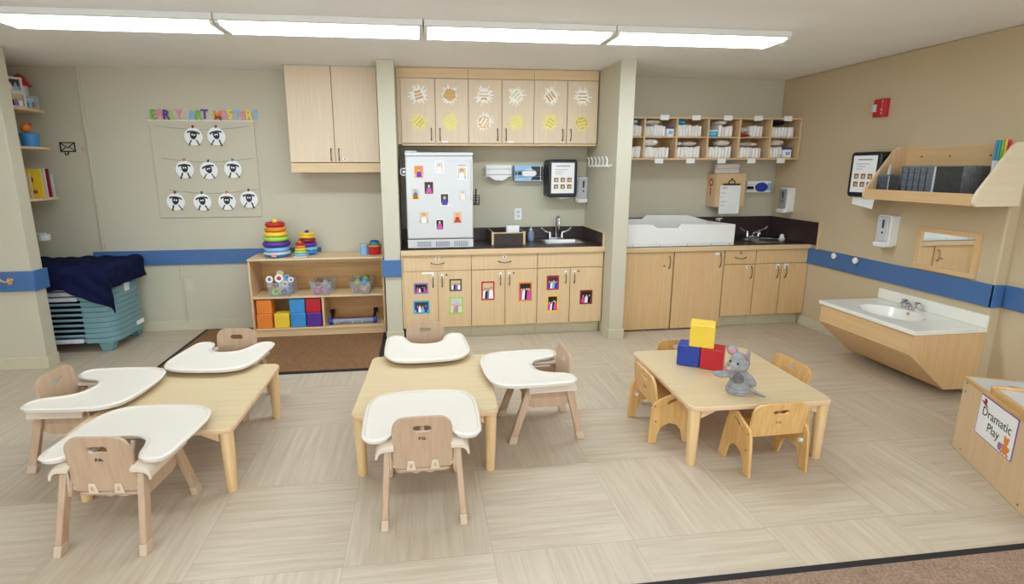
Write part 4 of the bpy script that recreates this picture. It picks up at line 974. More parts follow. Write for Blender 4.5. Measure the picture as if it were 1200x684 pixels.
# changing tray
t = thing('changing_tray', 'white moulded changing tray with raised sides lying on the right counter', 'changing tray', (2.52, 4.745, .8405))
MB().box(-.62, 0, 0, .54, .52, .02).build('base', 'whitepl', t, bevel=.004)
fr = [(-.62, .02), (.54, .02), (.54, .205), (-.02, .215), (-.05, .18), (-.27, .18), (-.31, .215), (-.62, .22)]
MB().plate(fr, 0, .022, 'XZ').build('front_wall', 'whitepl', t, bevel=.006)
bkp = [(-.62, .02), (.54, .02), (.54, .19), (.30, .255), (-.16, .26), (-.20, .22), (-.62, .22)]
MB().plate(bkp, .498, .52, 'XZ').build('back_wall', 'whitepl', t, bevel=.006)
for s, nm in ((-1, 'side_wall'), (1, 'side_wall')): MB().plate([(.0225, .0205), (.4975, .0205), (.4975, .19), (.0225, .205)], min(s*.54, s*.52)-(.08 if s < 0 else 0), max(s*.54, s*.52)-(.08 if s < 0 else 0), 'YZ').build(nm, 'whitepl', t, bevel=.005)
MB().box(.5405, .012, .006, .546, .51, .195).build('red_edge', 'dred', t)
MB().box(-.595, .023, .0205, .519, .497, .05).build('pad', 'cream', t, bevel=.012)
for x in (-.5, -.23, .05, .30, .49): MB().box(x-.003, -.0015, .004, x+.003, -.0003, .022).build('seam_mark', 'inkg', t)
t = thing('towel_bar', 'small white bracket on the dark backsplash behind the changing tray', 'bracket', (3.215, B-.0225, 1.03))
MB().cyl((0, -.06, 0), (0, -.0005, 0), .012).build('post', 'whitepl', t); MB().box(-.03, -.062, .012, .035, -.03, .024).build('plate', 'whitepl', t, bevel=.003)

# wooden box with clipboard, towels on top
t = thing('wall_box', 'maple wall box carrying a clipboard under the diaper cubbies', 'box', (3.245, B+.0022, 1.18))
MB().box(-.165, -.17, 0, .165, -.0005, .345).build('body', 'maple', t, bevel=.003)
MB().box(-.165, -.189, 0, .165, -.1715, .345).build('door', 'maple', t, bevel=.002)
mb = MB(); mb.torus(.032, .009, T=Matrix.Translation((-.166, -.09, .255)) @ Matrix.Rotation(PI/2, 4, 'Y'), sz=.1); mb.box(-.168, -.10, .12, -.1655, -.085, .20); mb.build('red_marks', 'red', t)
t = thing('clipboard', 'clipboard with a white form hanging on the maple wall box', 'clipboard', (3.245, B-.1895, 1.12))
MB().box(-.112, -.005, .01, .112, -.0005, .315).build('board', 'edgew', t, bevel=.002)
MB().box(-.120, -.007, -.01, .108, -.0055, .285).build('sheet', 'paper', t, bevel=0)
mb = MB()
for z in (.262, .25, .205, .16, .115, .075): mb.box(-.105, -.0076, z, -.06-.02*math.sin(z*90), -.0071, z+.005)
mb.build('form_lines', 'inkg', t)
MB().box(-.09, -.016, .288, .09, -.0055, .302).build('clip', 'black', t, bevel=.002); MB().tube([(-.03, -.012, .303), (-.035, -.012, .325), (-.01, -.011, .34), (0, -.010, .36), (.01, -.011, .34), (.035, -.012, .325), (.03, -.012, .303)], .005, 6).build('clip_spring', 'black', t)
for k, lab in enumerate(('lower rolled white towel on the maple wall box', 'upper rolled white towel on the maple wall box')):
    mb = MB(); mb.tube([(-.13+.004*k, 0, 0), (-.128, 0, 0), (.128-.006*k, 0, 0), (.13, 0, 0)], [.022, .0265, .0265, .022], 14); tag(mb.build('rolled_towel', 'diaper', loc=(3.24, 5.28-.01*k, 1.5525+.051*k), smooth=60), lab, 'towel', 'rolled towels on the wall box')
t = thing('glove_box', 'white and blue glove box on the wall under the last cubbies', 'box', (3.635, B+.0022, 1.325))
MB().box(-.14, -.085, 0, .14, -.002, .12).build('carton', 'paper', t, bevel=.003)
MB().plate(circ(.075, 24, (.03, .055), .05), -.0875, -.0855, 'XZ').build('gloves', 'navyb', t); MB().box(-.139, -.0865, .035, -.06, -.0855, .065).build('dark_print', 'navy', t); MB().box(.10, -.0865, .02, .139, -.0855, .10).build('end_print', 'sky', t)
mb = MB()
for z in (.03, .08): mb.tube([(-.145, -.01, z), (-.145, -.09, z), (-.06, -.092, z)], .003, 6); mb.tube([(.145, -.01, z), (.145, -.09, z), (.09, -.092, z)], .003, 6)
mb.build('wire_holder', 'steel', t)
RZ = -PI/2
soap('white soap dispenser with dark grey front in the corner over the oval sink', (RX+.0022, 5.085, 1.12), RZ, 'grayp')

# ------------------------------------------------------------------ right wall
t = thing('fire_alarm', 'red fire alarm with white strobe on the right wall', 'alarm', (RX+.0022, 4.10, 2.075), RZ)
MB().plate(rrect(.118, .145, .008), -.045, -.0005, 'XZ').build('body', 'red', t, bevel=.006)
MB().plate(rrect(.035, .06, .004, c=(-.035, 0)), -.066, -.0455, 'XZ').build('strobe', 'white', t, bevel=.006)
mb = MB()
for k, ch in enumerate('FIRE'): text_mesh(mb, ch, .030, Matrix.Translation((.03, -.0455, .045-.03*k)) @ FACE, .0003)
mb.build('letters', 'paper', t)
towel_dispenser('black paper towel dispenser behind the right wall shelf, with a loose towel hanging out', (RX+.0022, 3.985, 1.335), RZ)
tag(MB().plate([(-.11, -.07), (.10, -.10), (.11, .0), (-.11, .0)], -.002, 0, 'XZ').build('paper_towel', 'paper', loc=(RX-.172, 3.985, 1.352), rot=(0, 0, RZ)), 'loose white paper towel hanging under the dispenser by the right wall shelf', 'paper towel')
soap('white soap dispenser with grey front on the right wall under the wooden shelf', (RX+.0022, 3.84, .945), RZ)
t = thing('wall_shelf', 'maple wall shelf with slanted end boards on the right wall', 'shelf', (RX+.0022, 2.97, 1.34), RZ)
# local x runs towards the camera, the far end lies at negative x
L = .83
P = [(-.0005, 0), (-.32, 0), (-.345, .02), (-.345, .055), (-.325, .10), (-.13, .385), (-.09, .41), (-.0005, .41)]
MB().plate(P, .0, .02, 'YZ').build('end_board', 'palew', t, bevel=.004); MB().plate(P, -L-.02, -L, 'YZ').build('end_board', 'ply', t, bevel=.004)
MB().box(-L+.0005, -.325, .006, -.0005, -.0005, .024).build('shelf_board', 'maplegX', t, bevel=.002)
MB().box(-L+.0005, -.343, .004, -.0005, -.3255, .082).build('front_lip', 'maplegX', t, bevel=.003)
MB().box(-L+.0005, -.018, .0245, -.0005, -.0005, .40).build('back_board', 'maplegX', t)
for x in (-.20, -.48, -.70): MB().cyl((x, -.021, .33), (x, -.0185, .33), .007, seg=10).build('screw', 'bronze', t)
def tub(label, y0, y1, h, mats, d=.21, x0=3.62):
    t = thing('storage_bin', label, 'bin', (x0, (y0+y1)/2, 1.3645), RZ, 'grey bins on the wall shelf'); w = y1-y0
    mb = MB(); mb.rings([[Vector((x, y+d/2, z)) for x, y in rrect(w*s, d*s, .012, 3)] for s, z in ((.95, 0), (1, h), (.96, h), (.9, .01))]); mb.build('body', mats[0], t)
    MB().box(w*.10, -.0025+d*.01, .006, w*.492, .0015, h-.004).build('end_panel', mats[1], t)
    MB().box(w*.07, -.003, .006, w*.0995, .001, h-.004).build('edge_band', 'lgray', t)
    mb = MB()
    for k in range(5): mb.box(-w*.45+w*.10*k, -.0028, .01, -w*.45+w*.10*k+.0025, .0012, h-.012)
    for k in range(4): mb.box(-w*.47, -.0028, .03+k*h*.22, w*.06, .0012, .032+k*h*.22)
    mb.build('stitching', 'dgray', t)
    return t
tub('large grey fabric bin with a charcoal end on the right wall shelf', 3.13, 3.605, .235, ('grayfab', 'darkfab'))
tub('small grey fabric bin at the far end of the right wall shelf', 3.612, 3.795, .17, ('grayfab', 'darkfab'), .16)
mb = MB(); R = random.Random(4)
mb.rings([[Vector((.045*s*(1+.25*math.sin(3*a+k)), .04*s*(1+.2*math.cos(2*a+k)), z)) for a in [2*PI*j/14 for j in range(14)]] for k, (s, z) in enumerate(((1, 0), (1.05, .02), (.8, .05), (.3, .08)))])
tag(mb.build('crumpled_tissue', 'paper', loc=(3.62, 3.70, 1.5355), smooth=20), 'crumpled white tissue on the small grey bin of the wall shelf', 'tissue')
for k, (mt, nm) in enumerate((('blue', 'blue'), ('teal2', 'teal'), ('green', 'green'), ('yellow', 'yellow'), ('red', 'red'))):
    t = thing('marker_pen', nm+' capped marker standing in the near end of the right wall shelf', 'marker', (3.775, 3.072-.0195*k, 1.3645), 0, 'markers on the wall shelf')
    T = Matrix.Rotation(.02, 4, 'X') @ Matrix.Rotation(-.05, 4, 'Y')
    MB().cyl(T @ Vector((0, 0, .001)), T @ Vector((0, 0, .27)), .0085, seg=12).build('barrel', 'paper', t); MB().cyl(T @ Vector((0, 0, .2705)), T @ Vector((0, 0, .40)), .0095, .008, 12).build('cap', mt, t)
t = thing('wall_mirror', 'low wood framed mirror hung on the right wall above the vanity sink', 'mirror', (RX, 3.36, .818), RZ)
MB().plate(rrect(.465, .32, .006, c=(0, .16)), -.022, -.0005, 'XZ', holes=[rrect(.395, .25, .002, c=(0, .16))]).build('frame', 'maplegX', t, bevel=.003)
MB().box(-.2, -.012, .03, .2, -.006, .29).build('glass', 'mirror', t)
for y, lab in ((4.36, 'white round knob on the blue rail, the one nearer the corner'), (4.115, 'white round knob on the blue rail, the one nearer the mirror')):
    t = thing('rail_knob', lab, 'knob', (RX-.0212, y, .778), RZ, 'white knobs on the blue rail')
    MB().cyl((0, -.012, 0), (0, -.0005, 0), .012).build('stem', 'whitepl', t); MB().lathe([(.014, .012), (.026, .018), (.028, .028), (.018, .036)], seg=20, T=Matrix.Rotation(PI/2, 4, 'X')).build('head', 'whitepl', t, smooth=60)

# vanity
VY0, VY1, VX = 2.985, 3.86, 3.305
t = thing('vanity_cabinet', 'low wall hung maple vanity with slanted underside on the right wall', 'vanity', (RX, (VY0+VY1)/2, 0), RZ)
h = (VY1-VY0)/2-.012; dv = RX-VX-.015
side = [(-.0005, .055), (-dv+.30, .055), (-dv, .315), (-dv, .470), (-.0005, .470)]
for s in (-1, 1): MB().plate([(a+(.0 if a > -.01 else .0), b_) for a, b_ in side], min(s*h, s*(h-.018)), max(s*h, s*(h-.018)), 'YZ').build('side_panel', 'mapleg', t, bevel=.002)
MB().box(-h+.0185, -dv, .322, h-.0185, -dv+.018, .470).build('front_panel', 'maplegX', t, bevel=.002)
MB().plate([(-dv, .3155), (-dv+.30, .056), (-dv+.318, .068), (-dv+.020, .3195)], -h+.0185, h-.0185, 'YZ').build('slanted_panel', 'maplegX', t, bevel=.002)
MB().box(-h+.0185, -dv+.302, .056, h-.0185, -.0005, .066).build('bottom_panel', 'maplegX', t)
t = thing('vanity_sink', 'white moulded vanity sink top with backsplash on the low maple vanity', 'sink', (RX, (VY0+VY1)/2, .4705), RZ)
H2 = (VY1-VY0)/2; D2 = RX-VX
MB().plate([(-H2, -D2), (H2, -D2), (H2, -.0005), (-H2, -.0005)], 0, .030, 'XY', holes=[circ(.235, 36, (-.02, -.30), .165)]).build('top', 'porcelain', t, bevel=.004)
MB().rings([[Vector((-.02+x*s, -.30+y*s, z)) for x, y in circ(.2355, 36, ry=.1655)] for s, z in ((1, .029), (.96, .018), (.85, -.03), (.6, -.07), (.2, -.085), (.02, -.085))], cap=False).build('basin', 'porcelain', t, smooth=60)
MB().box(-H2, -.022, .0305, H2, -.0005, .12).build('backsplash', 'porcelain', t, bevel=.005)
MB().plate(circ(.012, 14, (-.02, .012)), -.155, -.150, 'XZ').build('overflow', 'edgew', t); MB().lathe([(.022, -.084), (.022, -.081), (.01, -.083)], (-.02, -.30, 0), 16).build('drain', 'chrome', t)
t = thing('vanity_faucet', 'small chrome faucet with two round handles on the white vanity top', 'faucet', (RX-.075, 3.50, .501), RZ)
MB().plate(rrect(.15, .05, .02), .0005, .015).build('base_plate', 'chrome', t, bevel=.003)
MB().tube([(0, 0, .015), (0, -.015, .045), (0, -.055, .06), (0, -.10, .045)], [.016, .014, .011, .010], 10).build('spout', 'chrome', t)
for s in (-1, 1):
    k_ = MB().lathe([(.014, .015), (.012, .035), (.022, .04), (.024, .06), (.014, .068)], (s*.055, 0, 0), 10).build('handle', 'chrome', t)

# dramatic play unit
th_ = math.atan2(-.895, -.445)
t = thing('play_kitchen', 'low maple play unit with white top and a sign on its front', 'play furniture', (3.041, 2.414, 0), th_)
# local x runs along the signed front, local +y is away from the room
LP, DP, HP = 1.0, .46, .436
MB().box(0, 0, .001, LP, .018, HP-.022).build('front_panel', 'maple', t, bevel=.003)
MB().box(0, DP-.018, .001, LP, DP, HP-.022).build('back_panel', 'maple', t, bevel=.003)
for x in (0, LP-.018): MB().box(x+.0002, .0185, .001, x+.0178, DP-.0185, HP-.022).build('end_panel', 'maple', t)
MB().box(.012, .012, HP-.0215, LP-.012, DP-.012, HP-.002).build('top', 'white', t)
mb = MB(); mb.plate(rrect(LP+.012, DP+.012, .015, c=(LP/2, DP/2)), HP-.022, HP, 'XY', holes=[rrect(LP-.024, DP-.024, .008, c=(LP/2, DP/2))]); mb.build('top_edge', 'edgew', t, bevel=.004)
MB().lathe([(.028, HP-.0015), (.028, HP+.003), (.02, HP+.004)], (.14, .155, 0), 22).build('burner', 'black', t)
r_ = MB().box(.24, .0, HP+.0005, .262, DP-.03, HP+.045).build('raised_rim', 'edgew', t, bevel=.006)
MB().box(.2625, .02, HP+.0005, LP-.02, DP-.03, HP+.03).build('raised_top', 'white', t, bevel=.004)
MB().box(.2625, .0, HP+.0005, LP-.02, .0195, HP+.034).build('raised_edge', 'edgew', t, bevel=.003)
for x, z in ((.035, .405), (.035, .355), (.09, .03), (.62, .03), (.9, .03)): MB().cyl((x, -.001, z), (x, -.0004, z), .006, seg=10).build('screw', 'bronze', t)
t = thing('sign', 'white sign with lavender border reading Dramatic Play on the play unit', 'sign', (3.041, 2.414, 0), th_)
sx, sz, sw, sh = .352, .300, .325, .222
MB().plate(rrect(sw, sh, .006, c=(sx, sz)), -.003, -.0008, 'XZ').build('border', 'lav', t); MB().plate(rrect(sw-.010, sh-.010, .004, c=(sx, sz)), -.0036, -.0031, 'XZ').build('panel', 'paper', t)
mb = MB(); text_mesh(mb, 'Dramatic', .068, Matrix.Translation((sx+.0, -.004, sz+.030)) @ FACE, .0004); text_mesh(mb, 'Play', .068, Matrix.Translation((sx-.01, -.004, sz-.038)) @ FACE, .0004); mb.build('lettering', 'ink', t)
mb = MB(); mb.plate(loop([(-.035, -.005), (-.01, .0), (-.012, .02), (.012, .018), (.014, -.002), (.035, -.012), (.0, -.014)], 4), -.0006, 0, 'XZ'); mb.build('hat_drawing', 'dred', t, loc=(sx-.115, -.0037, sz+.078), rot=(0, .2, 0))
mb = MB(); mb.plate(circ(.024, 16, (0, -.012), .028), -.0004, 0, 'XZ'); mb.plate(circ(.019, 16, (0, .03)), -.0007, 0, 'XZ')
for s in (-1, 1): mb.plate(circ(.008, 10, (s*.015, .046)), -.0005, 0, 'XZ'); mb.plate(circ(.010, 10, (s*.024, -.034), .008), -.0006, 0, 'XZ'); mb.plate(circ(.008, 10, (s*.026, -.004), .014), -.0006, 0, 'XZ')
mb.build('bear_drawing', 'orange', t, loc=(sx+.105, -.0037, sz-.062))
MB().plate(circ(.016, 12, ry=.022), -.0005, 0, 'XZ').build('bag_drawing', 'lav', t, loc=(sx+.062, -.0037, sz-.078))

# ------------------------------------------------------------------ tables
def table(label, x, y, rz, w, d):
    t = thing('activity_table', label, 'table', (x, y, 0), rz, 'low toddler tables'); H = .36
    MB().plate(rrect(w, d, .05), H-.030, H-.003).build('edge_band', 'tableedge', t, bevel=.005)
    MB().plate(rrect(w-.012, d-.012, .046), H-.0028, H).build('top', 'tabletop', t, bevel=.001)
    for sx in (-1, 1):
        for sy in (-1, 1):
            px, py = sx*(w/2-.042), sy*(d/2-.042)
            MB().lathe([(.023, 0), (.025, .004), (.031, .22), (.033, H-.0305)], (px, py, 0), 22).build('leg', 'tableleg', t, smooth=50)
            a, b_ = px-sx*.034, py
            MB().plate([(0, 0), (-sx*.11, 0), (-sx*.07, -.022), (0, -.055)] if sx > 0 else [(0, 0), (0, -.055), (.07, -.022), (.11, 0)], py-.011, py+.011, 'XZ', T=Matrix.Translation((a, 0, H-.0305))).build('corner_brace', 'tableedge', t, bevel=.003)
            MB().plate([(0, 0), (-sy*.11, 0), (-sy*.07, -.022), (0, -.055)] if sy > 0 else [(0, 0), (0, -.055), (.07, -.022), (.11, 0)], px-.011, px+.011, 'YZ', T=Matrix.Translation((0, py-sy*.034, H-.0305))).build('corner_brace', 'tableedge', t, bevel=.003)
    return t
table('low maple table at the left, with three tray chairs around it', -1.318, 2.905, -.02, .77, .87)
table('low maple table in the middle, with three tray chairs around it', .018, 2.925, -.055, .765, .85)
table('low maple table at the right, carrying the soft blocks and the mouse puppet', 1.808, 2.806, -.03, .815, .86)

# ------------------------------------------------------------------ tray chairs
def tray_chair(label):
    t = thing('mealtime_chair', label, 'chair', (0, 0, 0), 0, 'toddler chairs with cream trays')
    for sx in (-1, 1):
        for fy, ty, by in ((.198, .098, 1), (-.198, -.128, -1)):
            xa, xb_ = sx*.176, sx*.160; w, d = .0145, .022
            c0, c1 = Vector((xa, fy, .048)), Vector((xb_, ty, .348)); cb = Vector((xa+sx*.0022, fy+by*.0115, .0005))
            def ring(c, k=1.0): return [c+Vector((q[0]*w*k, q[1]*d*k, 0)) for q in ((-1, -1), (1, -1), (1, 1), (-1, 1))]
            l = MB().hexa(ring(c0)+ring(c1)).build('leg', 'plypink', t, bevel=.004)
            MB().hexa(ring(cb, 1.12)+ring(c0-Vector((0, 0, .0005)), 1.12)).build('foot_cap', 'footp', l, bevel=.003)
        MB().plate([(-.155, .235), (-.128+.0, .335), (.094, .335), (.136, .225), (.08, .205), (-.10, .205)], sx*.146-.008, sx*.146+.008, 'YZ').build('side_panel', 'plypink', t, bevel=.003)
        # moulded arm piece, drooping outwards
        pr = [(.128, .375), (.178, .378), (.200, .366), (.212, .345), (.214, .322), (.204, .322), (.198, .342), (.186, .352), (.168, .356), (.128, .357)]
        mb = MB(); mb.rings([[Vector((sx*a, y, z+dz)) for a, z in pr] for y, dz in ((-.165, -.008), (-.15, 0), (.12, 0))]); mb.build('arm_piece', 'creamd', t, bevel=.003, smooth=50)
        MB().cyl((sx*.128, -.125, .262), (sx*.147, -.125, .262), .012, seg=14).build('pivot_knob', 'creamd', t)
        MB().box(sx*.150-.006, -.150, .23, sx*.150+.006, -.138, .36).build('latch_strip', 'creamd', t, bevel=.002)
    MB().plate(rrect(.27, .245, .03, c=(0, -.01)), .222, .236).build('seat', 'plypink', t, bevel=.004)
    Tb = Matrix.Translation((0, -.128, .25)) @ Matrix.Rotation(.10, 4, 'X')
    b_ = MB().plate(rrect(.272, .262, .02, 6, c=(0, .128), rr=(.012, .012, .062, .062)), -.0065, .0065, 'XZ', holes=[rrect(.084, .032, .0155, 5, c=(0, .200))], T=Tb).build('backrest', 'plypink', t, bevel=.003)
    for x in (-.055, .055):
        MB().plate([(x-.022, -.012), (x+.022, -.012), (x+.014, .036), (x-.014, .036)], -.013, -.0068, 'XZ', T=Tb).build('clip', 'creamd', b_, bevel=.002)
        MB().plate(rrect(.012, .02, .004, c=(x, .012)), -.0142, -.0131, 'XZ', T=Tb).build('clip_slot', 'edgew', b_)
        MB().cyl((x*.6, -.085, .195), (x*.6, -.045, .221), .018, .014, 12).build('seat_stop', 'creamd', t)
    mb = MB(); Tk = Tb @ Matrix.Translation((0, -.0068, .152))
    mb.tube([Tk @ Vector(p) for p in ((-.016, 0, -.008), (-.014, 0, .008), (-.006, 0, .006), (-.009, 0, -.001), (-.014, 0, .0))], .0021, 5)
    mb.tube([Tk @ Vector(p) for p in ((-.003, 0, -.008), (.002, 0, .008), (.006, 0, -.006))], .0021, 5); mb.tube([Tk @ Vector(p) for p in ((.009, 0, .006), (.010, 0, -.006), (.017, 0, -.004))], .0021, 5)
    mb.build('maker_mark', 'ink', b_)
    MB().tube([(0, .02, .2365), (0, .045, .30), (0, .07, .372)], [.016, .013, .012], 10).build('crotch_post', 'creamd', t)
    MB().plate(loop([(-.02, .02), (.02, .0), (.026, -.03), (.012, -.075), (.0, -.05), (-.014, -.07), (-.026, -.02)], 3), -.0015, .0015, 'XZ', T=Tm(.02, .105, .215)).build('strap', 'grayp', t)
    # tray: U shaped outline, deep notch at the back
    half = [(0, .342), (.13, .335), (.215, .303), (.258, .225), (.265, .12), (.262, -.02), (.255, -.115), (.222, -.142), (.178, -.135), (.152, -.095), (.135, -.03), (.105, .025), (.055, .055), (0, .064)]
    out = half+[(-x, y) for x, y in reversed(half[1:-1])]
    O = loop(out, 4); cxm = (0, .12)
    def inset(P, dd):
        n = len(P); Q = []
        for i in range(n):
            tx, ty = P[(i+1) % n][0]-P[i-1][0], P[(i+1) % n][1]-P[i-1][1]; L = math.hypot(tx, ty) or 1
            Q.append((P[i][0]-(-ty/L)*dd*-1*-1, P[i][1]-(tx/L)*dd*-1*-1))
        return Q
    A_ = sum(O[i][0]*O[(i+1) % len(O)][1]-O[(i+1) % len(O)][0]*O[i][1] for i in range(len(O)))
    sg = 1 if A_ > 0 else -1
    I1, I2, U_ = inset(O, .010*sg), inset(O, .018*sg), inset(O, .006*sg)
    V = lambda P, z: [Vector((a, b2, z)) for a, b2 in P]
    mb = MB(); mb.rings([V(U_, .3855), V(O, .394), V(O, .407), V(inset(O, .003*sg), .4115), V(I1, .4115), V(I2, .4035)], cap=False)
    for P_, z in ((I2, .4035), (U_, .3855)):
        vs = [mb.bm.verts.new(p) for p in V(P_, z)]; es = [mb.bm.edges.new((vs[i], vs[(i+1) % len(vs)])) for i in range(len(vs))]
        bmesh.ops.triangle_fill(mb.bm, use_beauty=True, edges=es)
    bmesh.ops.remove_doubles(mb.bm, verts=mb.bm.verts[:], dist=1e-5)
    mb.build('tray', 'cream', t, smooth=50)
    return t
ch = tray_chair('tray chair at the near side of the middle table, seen from behind')
ch.location = (-.02, 2.325, 0); ch.rotation_euler = (0, 0, .0)
for x, y, rz, lab in ((.015, 3.494, PI+.03, 'tray chair at the far side of the middle table, in front of the base cabinets'),
                      (.705, 2.955, PI/2+.03, 'tray chair at the right side of the middle table, seen from its side'),
                      (-1.352, 2.318, -.10, 'tray chair at the near side of the left table, seen from behind'),
                      (-1.885, 2.975, -PI/2-.07, 'tray chair at the outer left side of the left table'),
                      (-1.31, 3.505, PI-.12, 'tray chair at the far side of the left table, before the brown mat')):
    copy_tree(ch, (x, y, 0), rz, lab)

# ------------------------------------------------------------------ small plywood chairs at the right table
def ply_chair(label):
    t = thing('toddler_chair', label, 'chair', (0, 0, 0), 0, 'small plywood toddler chairs')
    prof = [(-.135, .0005), (-.085, .0005), (-.078, .06), (-.055, .105), (-.01, .125), (.035, .11), (.06, .075), (.078, .0005), (.135, .0005)]
    up_ = [(.118, .10), (.085, .235), (.062, .302), (.035, .320), (.005, .310), (-.075, .274), (-.108, .255), (-.122, .22), (-.128, .12)]
    for sx in (-1, 1):
        xo = sx*.166
        s_ = MB().plate(prof+up_, xo-.0075, xo+.0075, 'YZ', holes=[[(p[0]*.90-p[1]*.43+.0, p[0]*.43+p[1]*.90+.262) for p in rrect(.062, .018, .0088, 4)]]).build('side_panel', 'gold', t, bevel=.003)
        for y, z in ((-.105, .235), (-.095, .14)): MB().cyl((xo+sx*.0076, y, z), (xo+sx*.0095, y, z), .005, seg=10).build('bolt', 'bronze', s_)
        MB().cyl((sx*.158, -.085, .165), (sx*.145, -.085, .165), .012, seg=14).build('plug', 'whitepl', s_)
    MB().plate(rrect(.316, .19, .02, c=(0, .032)), .213, .226).build('seat', 'gold', t, bevel=.003)
    Tb = Matrix.Translation((0, -.080, .208)) @ Matrix.Rotation(.15, 4, 'X')
    b_ = MB().plate(rrect(.316, .190, .02, 6, c=(0, .095), rr=(.004, .004, .05, .05)), -.0065, .0065, 'XZ', holes=[rrect(.090, .028, .0137, 5, c=(0, .140))], T=Tb).build('backrest', 'gold', t, bevel=.003)
    mb = MB(); Tk = Tb @ Matrix.Translation((0, -.0068, .080))
    mb.tube([Tk @ Vector(p) for p in ((-.015, 0, -.008), (-.013, 0, .008), (-.005, 0, .005), (-.013, 0, .0))], .0014, 5); mb.tube([Tk @ Vector(p) for p in ((-.002, 0, -.008), (.003, 0, .008), (.007, 0, -.008))], .0014, 5)
    mb.tube([Tk @ Vector(p) for p in ((.011, 0, .008), (.011, 0, -.008), (.018, 0, -.008))], .0014, 5); mb.build('maker_mark', 'brown', b_)
    return t
pc = ply_chair('small plywood chair tucked under the near side of the right table')
pc.location = (1.832, 2.402, 0); pc.rotation_euler = (0, 0, .03)
for x, y, rz, lab in ((1.433, 2.835, -PI/2-.03, 'small plywood chair tucked under the left side of the right table'), (2.225, 2.87, PI/2+.03, 'small plywood chair at the right side of the right table, facing the blocks'),
                      (1.80, 3.23, PI, 'small plywood chair on the far side of the right table, mostly hidden behind the blocks')):
    copy_tree(pc, (x, y, 0), rz, lab)

# soft blocks on the right table
BZ = .3605; ba = -.62
ux, uy = math.cos(ba), math.sin(ba); q = .134
cube('blue vinyl cube block on the right table under the yellow one', 1.690, 2.985, BZ, q, 'cubeblue', ba, 'vinyl cube blocks on the right table')
cube('red vinyl cube block on the right table beside the mouse puppet', 1.690+ux*(q+.003), 2.985+uy*(q+.003), BZ, q, 'cubered', ba, 'vinyl cube blocks on the right table')
cube('yellow vinyl cube block stacked on the blue and red ones', 1.690+ux*.070, 2.985+uy*.070+.005, BZ+q+.001, .145, 'cubeyel', ba+.08, 'vinyl cube blocks on the right table')

# mouse hand puppet
t = thing('mouse_puppet', 'grey plush mouse hand puppet standing on the right table before the red block', 'puppet', (1.735, 2.53, .3605), -.45)
mb = MB()
mb.lathe([(.058, .0), (.062, .01), (.052, .025), (.055, .04), (.046, .06), (.042, .09), (.036, .115), (.032, .135)], seg=26)
HR = Matrix.Rotation(-.75, 4, 'Z')                      # the head is turned towards the blocks
hb = lambda c, rr: mb.ball(HR @ Vector(c), rr, 14, HR)
hb((0, -.004, .178), (.055, .052, .056)); hb((-.0, -.048, .160), (.030, .032, .026)); hb((-.0, -.074, .154), (.017, .016, .015))
hb((-.028, -.03, .158), (.028, .022, .024)); hb((.026, -.03, .158), (.026, .022, .024))
mb.tube([(-.025, -.005, .112), (-.06, -.015, .108), (-.095, -.022, .103), (-.118, -.026, .106)], [.022, .021, .021, .017], 12); mb.ball((-.112, -.025, .106), (.022, .019, .017))
mb.tube([(.025, .0, .112), (.055, .012, .085), (.075, .02, .055), (.082, .022, .038)], [.022, .023, .024, .018], 12)
body = mb.build('body', 'gray_fur', t); md = body.modifiers.new('join', 'REMESH'); md.mode = 'VOXEL'; md.voxel_size = .0042; md.use_smooth_shade = True
sm = body.modifiers.new('soft', 'SMOOTH'); sm.factor = .5; sm.iterations = 4
for s, rz, ry in ((-1, .35, -.75), (1, -.9, .45)):
    Te = HR @ Matrix.Translation((s*.040, .006, .215)) @ Matrix.Rotation(rz, 4, 'Z') @ Matrix.Rotation(ry, 4, 'Y')
    e = MB().ball((0, 0, .022), (.030, .009, .036), 18, None); 
    for v in e.bm.verts: v.co = Te @ v.co
    e = e.build('ear', 'gray_fur', t, smooth=80); i_ = MB().ball((0, -.006, .022), (.020, .0055, .026), 16)
    for v in i_.bm.verts: v.co = Te @ v.co
    i_.build('inner_ear', 'pinkfur', e, smooth=80)
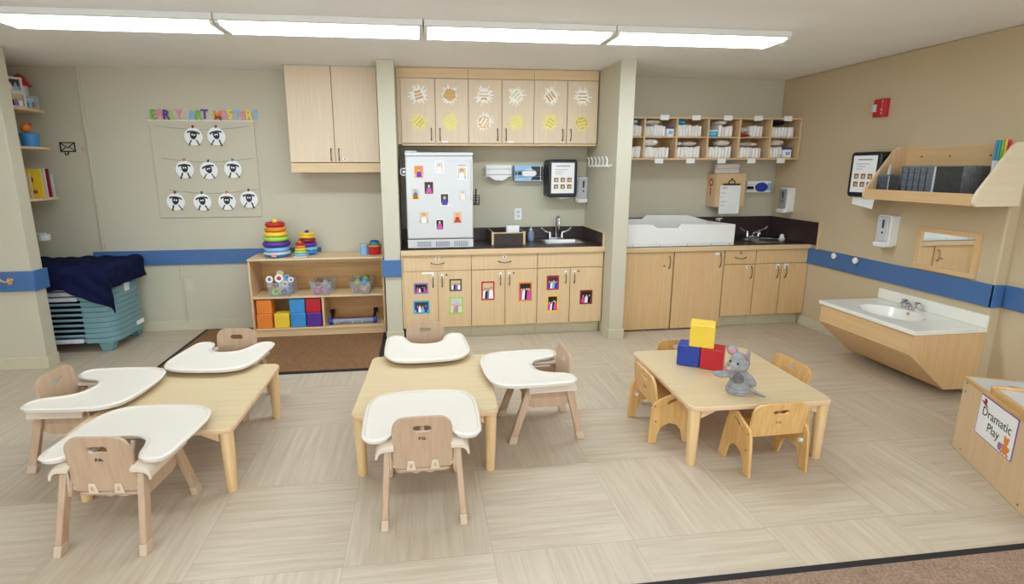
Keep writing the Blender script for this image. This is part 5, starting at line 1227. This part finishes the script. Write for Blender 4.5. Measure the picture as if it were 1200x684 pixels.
MB().ball(HR @ Vector((0, -.091, .158)), (.011, .010, .010), 12).build('nose', 'pinkfur', t, smooth=80)
for s in (-1, 1): MB().ball(HR @ Vector((s*.024, -.0515, .186)), .0062, 10).build('eye', 'black', t)
MB().ball((-.004, -.033, .088), (.030, .014, .036), 16).build('belly_patch', 'dark_fur', t, smooth=80)
MB().torus(.055, .007, (0, 0, .022), sz=1.1).build('hem_fold', 'gray_fur', t, smooth=80)
MB().tube([(.045, .0, .035), (.075, .0, .022), (.105, -.012, .010), (.135, -.03, .0065)], [.011, .010, .008, .005], 10).build('tail', 'gray_fur', t, smooth=80)

# ------------------------------------------------------------------ camera and light
f, yaw, pitch, roll, pcx, pcy = 610.0, .1249, -.2058, -.0026, 569.734, 323.037
cy_, sy_ = math.cos(yaw), math.sin(yaw); cp, sp = math.cos(pitch), math.sin(pitch); cr, sr = math.cos(roll), math.sin(roll)
Fw = Vector((sy_*cp, cy_*cp, sp)); r0 = Vector((cy_, -sy_, 0)); u0 = r0.cross(Fw)
Rt = cr*r0+sr*u0; Up = -sr*r0+cr*u0
cam = bpy.data.cameras.new('camera'); co = bpy.data.objects.new('camera', cam); C.objects.link(co)
mw = Matrix((Rt, Up, -Fw)).transposed().to_4x4(); mw.translation = (0, 0, 1.6); co.matrix_world = mw
cam.sensor_fit = 'HORIZONTAL'; cam.sensor_width = 36; cam.lens = f*36/1200
cam.shift_x = (600-pcx)/1200; cam.shift_y = -(342-pcy)/1200; cam.clip_start = .05
S.camera = co
w = bpy.data.worlds.new('window_fill_sky'); S.world = w; w.use_nodes = True
w.node_tree.nodes['Background'].inputs['Color'].default_value = (.82, .92, 1, 1); w.node_tree.nodes['Background'].inputs['Strength'].default_value = 5.0  # even pale blue sky, set as fill through the added rear windows
S.view_settings.view_transform = 'Standard'; S.view_settings.look = 'None'; S.view_settings.gamma = 1; S.view_settings.use_curve_mapping = False
S.view_settings.exposure = 0.07
S.cycles.use_denoising = True; S.cycles.max_bounces = 8; S.cycles.diffuse_bounces = 5
